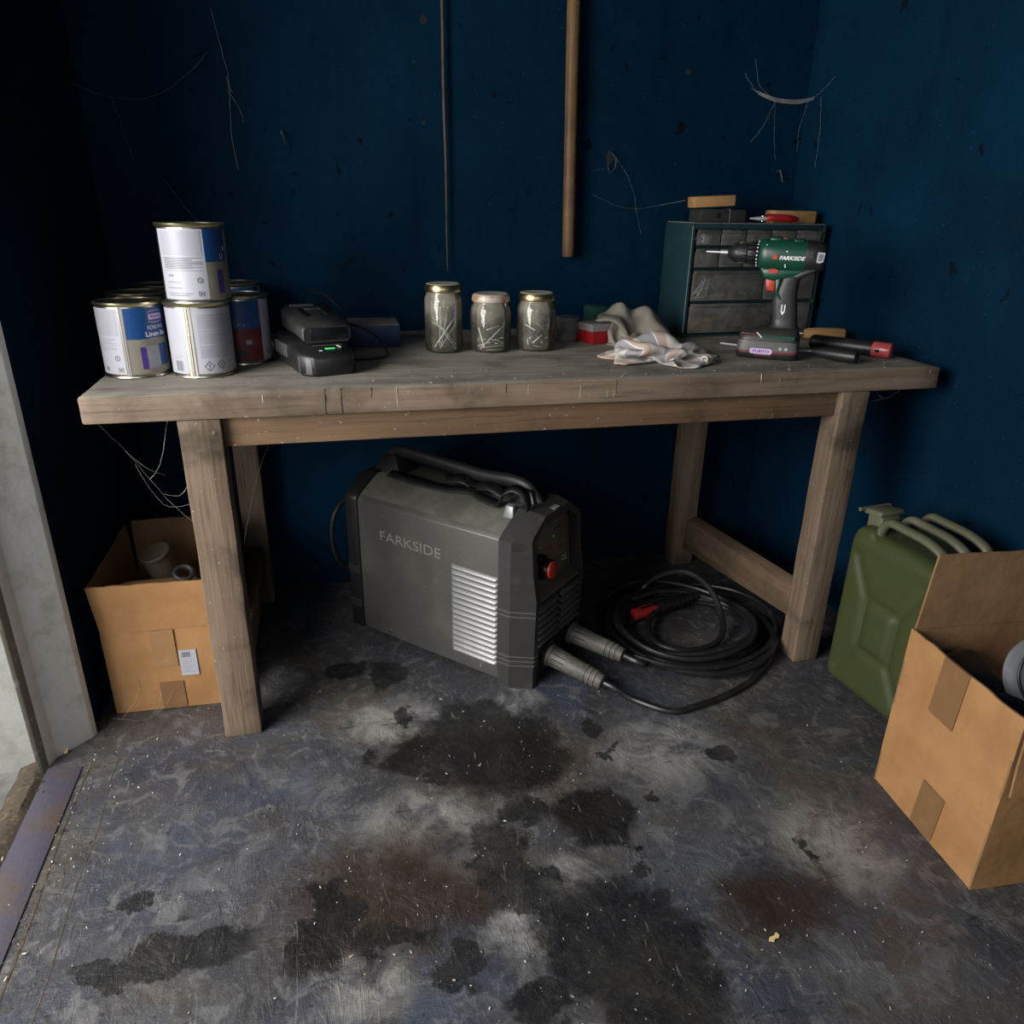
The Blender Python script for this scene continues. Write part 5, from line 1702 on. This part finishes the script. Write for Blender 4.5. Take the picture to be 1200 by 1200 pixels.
# ------------------------------------------------------------------ cardboard boxes
def wall_panel(mb, P, th, mat, mat_in=None, ragged=0.0, nx=14, nz=8, seed=0):
    """P = four corners (bottom-left, bottom-right, top-right, top-left); thickness along the face normal"""
    P = [Vector(p) for p in P]
    nrm = (P[1] - P[0]).cross(P[3] - P[0]).normalized()
    vs, fs = [], []
    for layer in (0, 1):
        for j in range(nz + 1):
            for i in range(nx + 1):
                u, v = i / nx, j / nz
                a = P[0].lerp(P[1], u)
                c_ = P[3].lerp(P[2], u)
                p = a.lerp(c_, v)
                wob = 0.0014 * noise.noise(p * 14 + Vector((seed, 0, 0)))
                if j == nz and ragged:
                    p = p + (P[3] - P[0]).normalized() * ragged * noise.noise(Vector((u * 9, seed, 0.5)))
                vs.append(p + nrm * (wob - layer * th))
    n1 = (nx + 1) * (nz + 1)
    f_out, f_in, f_edge = [], [], []
    for j in range(nz):
        for i in range(nx):
            a = j * (nx + 1) + i
            f_out.append((a, a + 1, a + nx + 2, a + nx + 1))
            f_in.append((n1 + a, n1 + a + nx + 1, n1 + a + nx + 2, n1 + a + 1))
    for i in range(nx):
        f_edge.append((i, n1 + i, n1 + i + 1, i + 1))
        a = nz * (nx + 1) + i
        f_edge.append((a, a + 1, n1 + a + 1, n1 + a))
    for j in range(nz):
        a = j * (nx + 1)
        f_edge.append((a, a + nx + 1, n1 + a + nx + 1, n1 + a))
        a += nx
        f_edge.append((a, n1 + a, n1 + a + nx + 1, a + nx + 1))
    k0 = len(mb.v)
    mb.add(vs, f_out, mat)
    off = k0
    for fl_, m_ in ((f_in, mat_in or mat), (f_edge, mat_in or mat)):
        i_ = mb._m(m_)
        for f in fl_:
            mb.f.append([off + q_ for q_ in f])
            mb.mi.append(i_)


bR = thing('cardboard_box', 'open cardboard box in front of the jerry can, its back flap standing', 'cardboard box', (0.7476, -0.4075, 0), -94.6)
BL, BW, BH = 0.2743, 0.315, 0.352
mb = MB()
wall_panel(mb, [(0, 0, .001), (BL, 0, .001), (BL, 0, BH), (0, 0, BH)], .004, 'card', 'card_in', .004, seed=1)
wall_panel(mb, [(BL, 0, .001), (BL, BW, .001), (BL, BW, BH), (BL, 0, BH)], .004, 'card', 'card_in', .002, seed=2)
wall_panel(mb, [(BL, BW, .001), (0, BW, .001), (0, BW, BH), (BL, BW, BH)], .004, 'card', 'card_in', seed=3)
wall_panel(mb, [(0, BW, .001), (0, 0, .001), (0, 0, BH), (0, BW, BH)], .004, 'card', 'card_in', seed=4)
mb.box((0.003, 0.003, 0.001), (BL - .003, BW - .003, .006), 'card_in')
mb.build('body', bR, angle=45)
mb = MB()
wall_panel(mb, [(0.0, BW - .004, BH + .001), (0.0, 0.006, BH + .001), (-0.004, 0.020, BH + .150), (-0.004, BW - .01, BH + .150)], .004, 'card', 'card_in', .002, seed=6)
mb.build('flap', bR, angle=45)
mb = MB()
wall_panel(mb, [(BL + .012, 0.004, BH - .14), (BL + .012, BW, BH - .14), (BL + .003, BW, BH - .001), (BL + .003, 0.004, BH - .001)], .004, 'card', 'card_in', .0, seed=7)
mb.build('flap', bR, angle=45)
mb = MB()
for (x0, x1, z0, z1, sk) in ((0.088, 0.150, 0.235, BH + .001, .006), (0.115, 0.172, 0.004, 0.105, .006)):
    n_ = 6
    vs, fs = [], []
    for k in range(n_ + 1):
        z = z0 + (z1 - z0) * k / n_
        vs += [(x0 + sk * k / n_, -0.0019, z), (x1 + sk * k / n_, -0.0019, z)]
    for k in range(n_):
        fs.append((2 * k, 2 * k + 1, 2 * k + 3, 2 * k + 2))
    MB().add(vs, fs, 'tape').build('tape_strip', bR)

# contents of that box
def bRw(x, y, z):
    a = R(-94.6)
    return Vector((0.7476 + x * math.cos(a) - y * math.sin(a), -0.4075 + x * math.sin(a) + y * math.cos(a), z))


gr = MB()
ringp = []
for k in range(49):
    a = 2 * PI * k / 48
    ringp.append((0.105 * math.cos(a), 0.062 * math.sin(a) * (1 + 0.12 * math.cos(a)), 0))
n_ = 48
vs, fs = [], []
for k in range(n_):
    a = 2 * PI * k / n_
    for j in range(10):
        t = 2 * PI * j / 10
        w_, h_ = 0.020, 0.010
        ro = w_ * math.cos(t)
        vs.append(((0.085 + ro) * math.cos(a), (0.066 + ro) * math.sin(a), h_ * math.sin(t)))
for k in range(n_):
    for j in range(10):
        j2, k2 = (j + 1) % 10, (k + 1) % n_
        fs.append((k * 10 + j, k2 * 10 + j, k2 * 10 + j2, k * 10 + j2))
gr.add(vs, fs, 'ringgrey')
go = thing('pipe_collar', 'grey oval plastic collar standing in the box of black bits', 'plastic collar', bRw(0.172, 0.176, 0.330), 0, rot=(R(64), R(18), R(-32)))
gr.build('ring', go)
MB().tube([(0.085 * math.cos(a), 0.066 * math.sin(a), 0.011) for a in [2 * PI * k / 40 for k in range(41)]], .0022, 'black_pl', 6).build('groove', go)
bc = thing('power_tool_case', 'glossy black plastic case with painted-on white edge highlight inside the cardboard box', 'tool case', bRw(0.120, 0.102, 0.215), 0, rot=(R(16), R(10), R(-95)))
MB().box((-0.11, -0.055, -0.08), (0.10, 0.035, 0.10), 'black_gl', .025, 4).build('shell', bc)
MB().tube([(-0.09, -0.048, 0.094), (-0.02, -0.05, 0.0975), (0.06, -0.05, 0.094)], .0016, 'white_lab', 6).build('edge_glint', bc)  # white tube paints the glint along the glossy case edge
hb = thing('hose_coil', 'loop of black rubber hose at the bottom of the box of black bits', 'hose', bRw(0.14, 0.19, 0.02), 0)
pts = [(0.085 * math.cos(a), 0.10 * math.sin(a), 0.012 * k / 10 + 0.02) for k, a in enumerate([2 * PI * q / 20 for q in range(90)])]
MB().tube(smooth_path(pts, 2), .012, 'rubber', 8).build('hose', hb)

bLx = thing('cardboard_box', 'open cardboard box with white address label beside the left leg', 'cardboard box', (-0.7915, 0.140, 0), -2.0)
BL2, BW2, BH2, BF = 0.236, 0.330, 0.205, 0.322
mb = MB()
wall_panel(mb, [(0, 0, .001), (BL2, 0, .001), (BL2, 0, BH2), (0, 0, BH2)], .004, 'card', 'card_in', seed=11)
wall_panel(mb, [(BL2, 0, .001), (BL2, BW2, .001), (BL2, BW2, BH2), (BL2, 0, BH2)], .004, 'card', 'card_in', seed=12)
wall_panel(mb, [(BL2, BW2, .001), (0, BW2, .001), (0, BW2, BH2), (BL2, BW2, BH2)], .004, 'card', 'card_in', seed=13)
wall_panel(mb, [(0, BW2, .001), (0, 0, .001), (0, 0, BH2), (0, BW2, BH2)], .004, 'card', 'card_in', seed=14)
mb.box((0.003, 0.003, 0.001), (BL2 - .003, BW2 - .003, .006), 'card_in')
mb.build('body', bLx, angle=45)
for P, sd in (([(0.002, -.002, BH2 + .001), (BL2 - .002, -.002, BH2 + .001), (BL2 - .004, -.010, BF), (-0.006, -.010, BF)], 15), ([(BL2 - .002, BW2, BH2 + .001), (0.002, BW2, BH2 + .001), (0.002, BW2 + .004, BF + .01), (BL2 - .002, BW2 + .004, BF + .01)], 16),
              ([(0, BW2 - .03, BH2 + .001), (0, 0.004, BH2 + .001), (-.006, 0.002, BF - .002), (0.002, BW2 - .05, BF + .02)], 17), ([(BL2, 0.004, BH2 + .001), (BL2, BW2 - .004, BH2 + .001), (BL2 + .004, BW2 - .01, BF), (BL2 + .004, 0.012, BF)], 18)):
    mb = MB()
    wall_panel(mb, P, .004, 'card', 'card_in', .003, seed=sd)
    mb.build('flap', bLx, angle=45)
mb = MB().box((0.150, -.0026, .085), (0.186, -.0012, .150), 'white_lab')
for k in range(6):
    mb.box((0.156 + .003 * k, -.0029, .132), (0.1575 + .003 * k + .0008 * (k % 2), -.0024, .145), 'print')
for k in range(7):
    mb.box((0.156, -.0029, .124 - .005 * k), (0.180 - .006 * (k % 3), -.0024, .1252 - .005 * k), 'print_soft')
mb.build('address_label', bLx)
mb = MB().box((0.100, -.0024, .004), (0.150, -.0014, .072), 'tape')


mb.build('tape_strip', bLx)
MB().hexa([(0.098, -.0024, .112), (0.146, -.0024, .112), (0.146, -.0010, .112), (0.098, -.0010, .112), (0.098, -.0036, BH2), (0.146, -.0036, BH2), (0.146, -.0020, BH2), (0.098, -.0020, BH2)], 'tape_lt').build('tape_strip', bLx)


def bLw(x, y, z):
    a = R(-2.0)
    return Vector((-0.7915 + x * math.cos(a) - y * math.sin(a), 0.140 + x * math.sin(a) + y * math.cos(a), z))


tb2 = thing('cardboard_packet', 'brown packet standing behind the tin in the left cardboard box', 'packet', bLw(0.03, 0.23, 0.008), 0)
MB().box((0, 0, 0), (0.15, 0.07, 0.185), 'card_in', .01, 2).build('packet', tb2)
tn = thing('metal_tin', 'old tin tilted in the left cardboard box, its lid facing up', 'tin', bLw(0.122, 0.180, 0.208), 0, rot=(R(14), R(-14), 0))
MB().lathe([(0.030, 0), (0.033, .003), (0.033, .118), (0.030, .121)], 'lid_brown', 32).build('body', tn)
MB().lathe([(0.0335, .112), (0.0345, .114), (0.0345, .122), (0.032, .1235), (0.030, .1225), (0, .1222)], 'lid_brown', 36).build('lid', tn)
bx = thing('cardboard_packet', 'crumpled brown packet under the tin in the left cardboard box', 'packet', bLw(0.03, 0.035, 0.008), 0)
mb = MB().box((0, 0, 0), (0.17, 0.065, 0.275), 'card_in', .02, 3)
rough_up(mb, .006, 18, 4)
mb.build('packet', bx)
rg = thing('metal_ring', 'small metal ring on the packet in the left cardboard box', 'ring', bLw(0.170, 0.070, 0.303), 0, rot=(R(30), R(10), 0))
MB().tube([(0.018 * math.cos(a), 0.018 * math.sin(a), 0) for a in [2 * PI * k / 24 for k in range(25)]], .006, 'dkgrey_pl', 8).build('ring', rg)

# ------------------------------------------------------------------ poles on the back wall
pp_ = MB().tube(smooth_path([(0.382, 0.650, 0.942), (0.380, 0.650, 1.02), (0.374, 0.652, 1.3), (0.368, 0.654, 1.6), (0.358, 0.655, 2.0), (0.352, 0.656, 2.395)], 4), [0.0150, 0.0163] + [0.0165] * 19, 'pole', 20)
tag(pp_.build('hanging_pole', angle=50), 'thick brown wooden pole hanging down the back wall', 'pole')
ptsC = [(0.052 + 0.004 * noise.noise(Vector((0, 0, z * 4))) - 0.006 * (z - .9), 0.662, z) for z in [0.905 + 0.05 * k for k in range(30)]]
cn = MB().tube(ptsC, [0.0014 + min(1, k / 8) * 0.0026 for k in range(30)], 'cane', 8)
tag(cn.build('hanging_cane', angle=60), 'thin dry cane hanging down the back wall above the jars', 'cane')

# nails, hole and marks on the wall
for (x, z, lb_) in ((-0.342, 1.2208, 'small bent nail in the wall above the battery charger'), (1.00, 1.17, 'rusty nail in the back wall above the drawer cabinet')):
    mb = MB().tube([(x, .69, z), (x, .665, z + .002), (x + .008, .660, z - .028)], [.002, .002, .0012], 'nail_dk', 8)
    mb.lathe([(0, .001), (.004, .001), (.004, 0)], 'nail_dk', 10, T=TR((x, .6785, z), (R(90), 0, 0)))
    tag(mb.build('wall_nail'), lb_, 'nail')
def spot(x, z, r_, lb_, el=1.0):
    mb = MB()
    vs = [(x, .6788, z)]
    for k in range(18):
        a = 2 * PI * k / 18
        q_ = r_ * (1 + .35 * noise.noise(Vector((k * .7, x * 9, z * 9))))
        vs.append((x + q_ * math.cos(a), .6795, z + el * q_ * math.sin(a)))
    mb.add(vs, [(0, 1 + k, 1 + (k + 1) % 18) for k in range(18)], 'wallspot')
    o = mb.build('trim_5')
    o['kind'] = 'structure'
spot(0.4955, 1.19, .012, '', 1.5)
spot(0.006, 1.4735, .010, '')
spot(-0.020, 1.385, .005, '')
spot(0.0, 1.255, .006, '')
spot(0.70, 1.40, .008, '')
hk = MB().tube(smooth_path([(0.492, .68, 1.205), (0.498, .668, 1.20), (0.508, .664, 1.185), (0.506, .664, 1.165), (0.496, .666, 1.155), (0.488, .668, 1.165), (0.489, .672, 1.18)], 4),   .0012, 'nail_dk', 6)
tag(hk.build('wire_hook'), 'small wire loop hanging from a hole in the back wall', 'wire hook')


# ------------------------------------------------------------------ cobwebs
def web(label, strands, r_=0.0007, sheets=()):
    mb = MB()
    r_ = r_ * 0.42
    for s_ in strands:
        P = smooth_path(s_, 5)
        mb.tube([p + Vector((noise.noise(p * 60), noise.noise(p * 60 + Vector((4, 0, 0))), noise.noise(p * 60 + Vector((0, 4, 0))))) * 0.0018 for p in P], [r_ * (0.6 + 0.8 * abs(noise.noise(p * 40))) for p in P], 'web', 5)
    for (a, b_) in sheets:
        A_, B_ = smooth_path(a, 5), smooth_path(b_, 5)
        n_ = min(len(A_), len(B_))
        vs, fs = [], []
        for k in range(n_):
            vs += [A_[k], B_[k]]
        for k in range(n_ - 1):
            fs.append((2 * k, 2 * k + 2, 2 * k + 3, 2 * k + 1))
        mb.add(vs, fs, 'web')
    o = mb.build('cobweb')
    o['kind'] = 'thing'
    return tag(o, label, 'cobweb')


W = lambda *p: [Vector(q_) for q_ in p]
web('dusty cobweb strand hanging down the back wall above the paint cans', [W((-.471, .672, 1.464), (-.461, .672, 1.40), (-.452, .670, 1.35), (-.450, .668, 1.32), (-.455, .672, 1.25), (-.457, .672, 1.20), (-.449, .674, 1.134)), W((-.452, .672, 1.30), (-.43, .674, 1.26), (-.427, .676, 1.24)), W((-.455, .670, 1.33), (-.445, .670, 1.30))], .0013)
web('faint cobweb arc across the upper left corner of the room', [W((-.775, .60, 1.30), (-.70, .64, 1.275), (-.62, .665, 1.283), (-.54, .672, 1.33), (-.49, .674, 1.38)), W((-.70, .64, 1.275), (-.69, .66, 1.22), (-.68, .672, 1.15)), W((-.62, .67, 1.11), (-.58, .67, 1.05), (-.56, .672, 1.02))], .0008)
web('sagging cobweb bridging the upper right corner of the room', [W((.86, .675, 1.405), (.89, .66, 1.365), (.94, .64, 1.345), (1.00, .63, 1.343), (1.045, .62, 1.352), (1.068, .575, 1.395)), W((.88, .67, 1.37), (.94, .64, 1.338), (1.00, .63, 1.336), (1.04, .62, 1.347)),
     W((.94, .64, 1.34), (.925, .66, 1.28), (.90, .675, 1.24)), W((.94, .64, 1.34), (.965, .665, 1.26), (.985, .675, 1.20)), W((1.03, .625, 1.343), (1.025, .64, 1.28), (1.03, .645, 1.22)), W((1.05, .60, 1.35), (1.062, .60, 1.27), (1.063, .60, 1.18)), W((.885, .675, 1.44), (.90, .665, 1.38), (.93, .65, 1.35))], .0008,
    [(W((.89, .66, 1.365), (.94, .64, 1.347), (1.00, .63, 1.344), (1.045, .62, 1.352)), W((.90, .66, 1.354), (.94, .64, 1.337), (1.00, .63, 1.333), (1.04, .62, 1.343)))])
web('spidery cobweb between the wire loop and the drawer cabinet', [W((.451, .672, 1.10), (.514, .672, 1.075), (.577, .671, 1.065), (.64, .66, 1.075), (.69, .60, 1.09)), W((.512, .674, 1.19), (.545, .674, 1.15), (.57, .672, 1.10), (.577, .671, 1.065)), W((.577, .671, 1.065), (.59, .674, 1.03), (.60, .676, 1.0)), W((.45, .674, 1.16), (.48, .674, 1.16))], .0009)
web('ragged cobweb under the left end of the bench', [W((-.681, .02, .699), (-.655, .06, .635), (-.62, .06, .575), (-.58, .045, .52), (-.548, .03, .49)), W((-.62, .06, .575), (-.60, .05, .60), (-.585, .05, .64), (-.57, .05, .699)), W((-.60, .05, .548), (-.57, .04, .545), (-.548, .03, .57)), W((-.655, .06, .635), (-.62, .05, .60), (-.59, .05, .585)), W((-.64, .05, .61), (-.6, .04, .53), (-.5485, .03, .53))], .0007)
web('bright cobweb thread between the two left bench legs', [W((-.4715, .06, .40), (-.465, .15, .44), (-.445, .28, .50), (-.41, .40, .56), (-.36, .50, .60), (-.33, .612, .645)), W((-.4715, .06, .55), (-.46, .15, .58), (-.44, .25, .60)), W((-.445, .28, .50), (-.46, .45, .46), (-.471, .588, .45))], .0008)
web('pale cobweb on the floor at the left box corner', [W((-.80, .12, .004), (-.77, .10, .012), (-.72, .10, .004), (-.68, .125, .025), (-.66, .137, .07)), W((-.77, .10, .012), (-.74, .125, .05), (-.735, .136, .09)), W((-.72, .10, .004), (-.70, .12, .02), (-.69, .137, .05))], .0009)
web('short cobweb wisp under the right end of the bench', [W((.93, .05, .699), (.955, .03, .675), (.985, .03, .688), (1.0, .03, .70)), W((.90, .05, .66), (.955, .03, .675))], .0009)

# ------------------------------------------------------------------ litter on the floor and bench
rl = random.Random(21)
mb = MB()


def flake(x, y, z, s_, mat, thin=0.25):
    a = rl.uniform(0, PI)
    l_, w_ = s_, s_ * thin
    c_, n__ = math.cos(a), math.sin(a)
    up = rl.uniform(.0003, .0022)
    P = [(-l_, -w_), (l_ * .7, -w_ * .7), (l_, w_), (-l_ * .6, w_ * 1.1)]
    t1 = rl.uniform(-.001, .001)
    vs = [(x + p * c_ - q_ * n__, y + p * n__ + q_ * c_, z + up + (t1 if p > 0 else -t1 * .3)) for p, q_ in P]
    vs += [(v[0], v[1], v[2] + .0006) for v in vs]
    mb.add(vs, [(3, 2, 1, 0), (4, 5, 6, 7), (0, 1, 5, 4), (1, 2, 6, 5), (2, 3, 7, 6), (3, 0, 4, 7)], mat)


for k in range(900):
    x, y = rl.uniform(-.86, .95), rl.uniform(-.95, .25)
    if rl.random() < .55:
        cx, cy, sg = rl.choice([(0.05, -0.2, .12), (-0.27, -0.5, .12), (0.1, -0.62, .13), (0.35, -0.78, .14), (-0.8, -0.1, .06), (-.8, -.3, .05), (-0.6, -.1, .12), (.5, -.7, .12)])
        x, y = rl.gauss(cx, sg), rl.gauss(cy, sg)
    if x < -.87 or x > .72 or y > .2:
        continue
    s_ = abs(rl.gauss(.0007, .0008)) + .0005
    flake(x, y, 0, min(s_, .007), rl.choice(['chip', 'chip', 'paint_drip', 'nail', 'dark_drip', 'dirt']), rl.uniform(.15, .6))
tag(mb.build('floor_debris'), 'pale wood shavings and metal flecks strewn over the concrete floor', 'debris', kind='stuff')
mb = MB()
for k in range(150):
    y = rl.uniform(-.8, .0)
    x = rl.choice([rl.gauss(-.905, .012), rl.gauss(-.81 - .012 * y, .008)])
    flake(x, y, 0.003 if x > -.885 else .004, rl.uniform(.0012, .0048), rl.choice(['chip', 'dirt', 'dirt', 'dark_drip', 'cane', 'dirt']), rl.uniform(.12, .5))
tag(mb.build('threshold_debris'), 'dry leaf bits and grit along the doorway threshold', 'debris', kind='stuff')
mb = MB()
for k in range(70):
    flake(rl.uniform(-.65, 1.0), rl.uniform(.01, .14), ZT, rl.uniform(.0008, .003), rl.choice(['chip', 'paint_drip', 'dark_drip']), rl.uniform(.3, .8))
tag(mb.build('bench_debris'), 'tiny specks of paint and dust along the front of the bench top', 'debris', kind='stuff')


def leaf(x, y, z, s_, label, rot):
    mb = MB()
    pts = [(0, 0), (.35, .28), (.8, .22), (1.2, .42), (1.35, .1), (1.1, -.12), (.7, -.06), (.4, -.3)]
    vs = [(p * s_, q_ * s_, .002 + .004 * abs(noise.noise(Vector((p * 3, q_ * 3, x * 9))))) for p, q_ in pts]
    vs += [(v[0], v[1], v[2] + .0008) for v in vs]
    n_ = len(pts)
    mb.add(vs, [tuple(range(n_))[::-1], tuple(range(n_, 2 * n_))] + [(k, (k + 1) % n_, n_ + (k + 1) % n_, n_ + k) for k in range(n_)], 'leafy')
    tag(mb.build('leaf_scrap', loc=(x, y, z), rot=(0, 0, R(rot))), label, 'leaf')


leaf(-.862, .012, .003, .013, 'yellow leaf scrap at the foot of the white door jamb', 80)
leaf(.335, -.692, .0, .017, 'torn yellow leaf scrap lying alone on the front of the floor', 10)
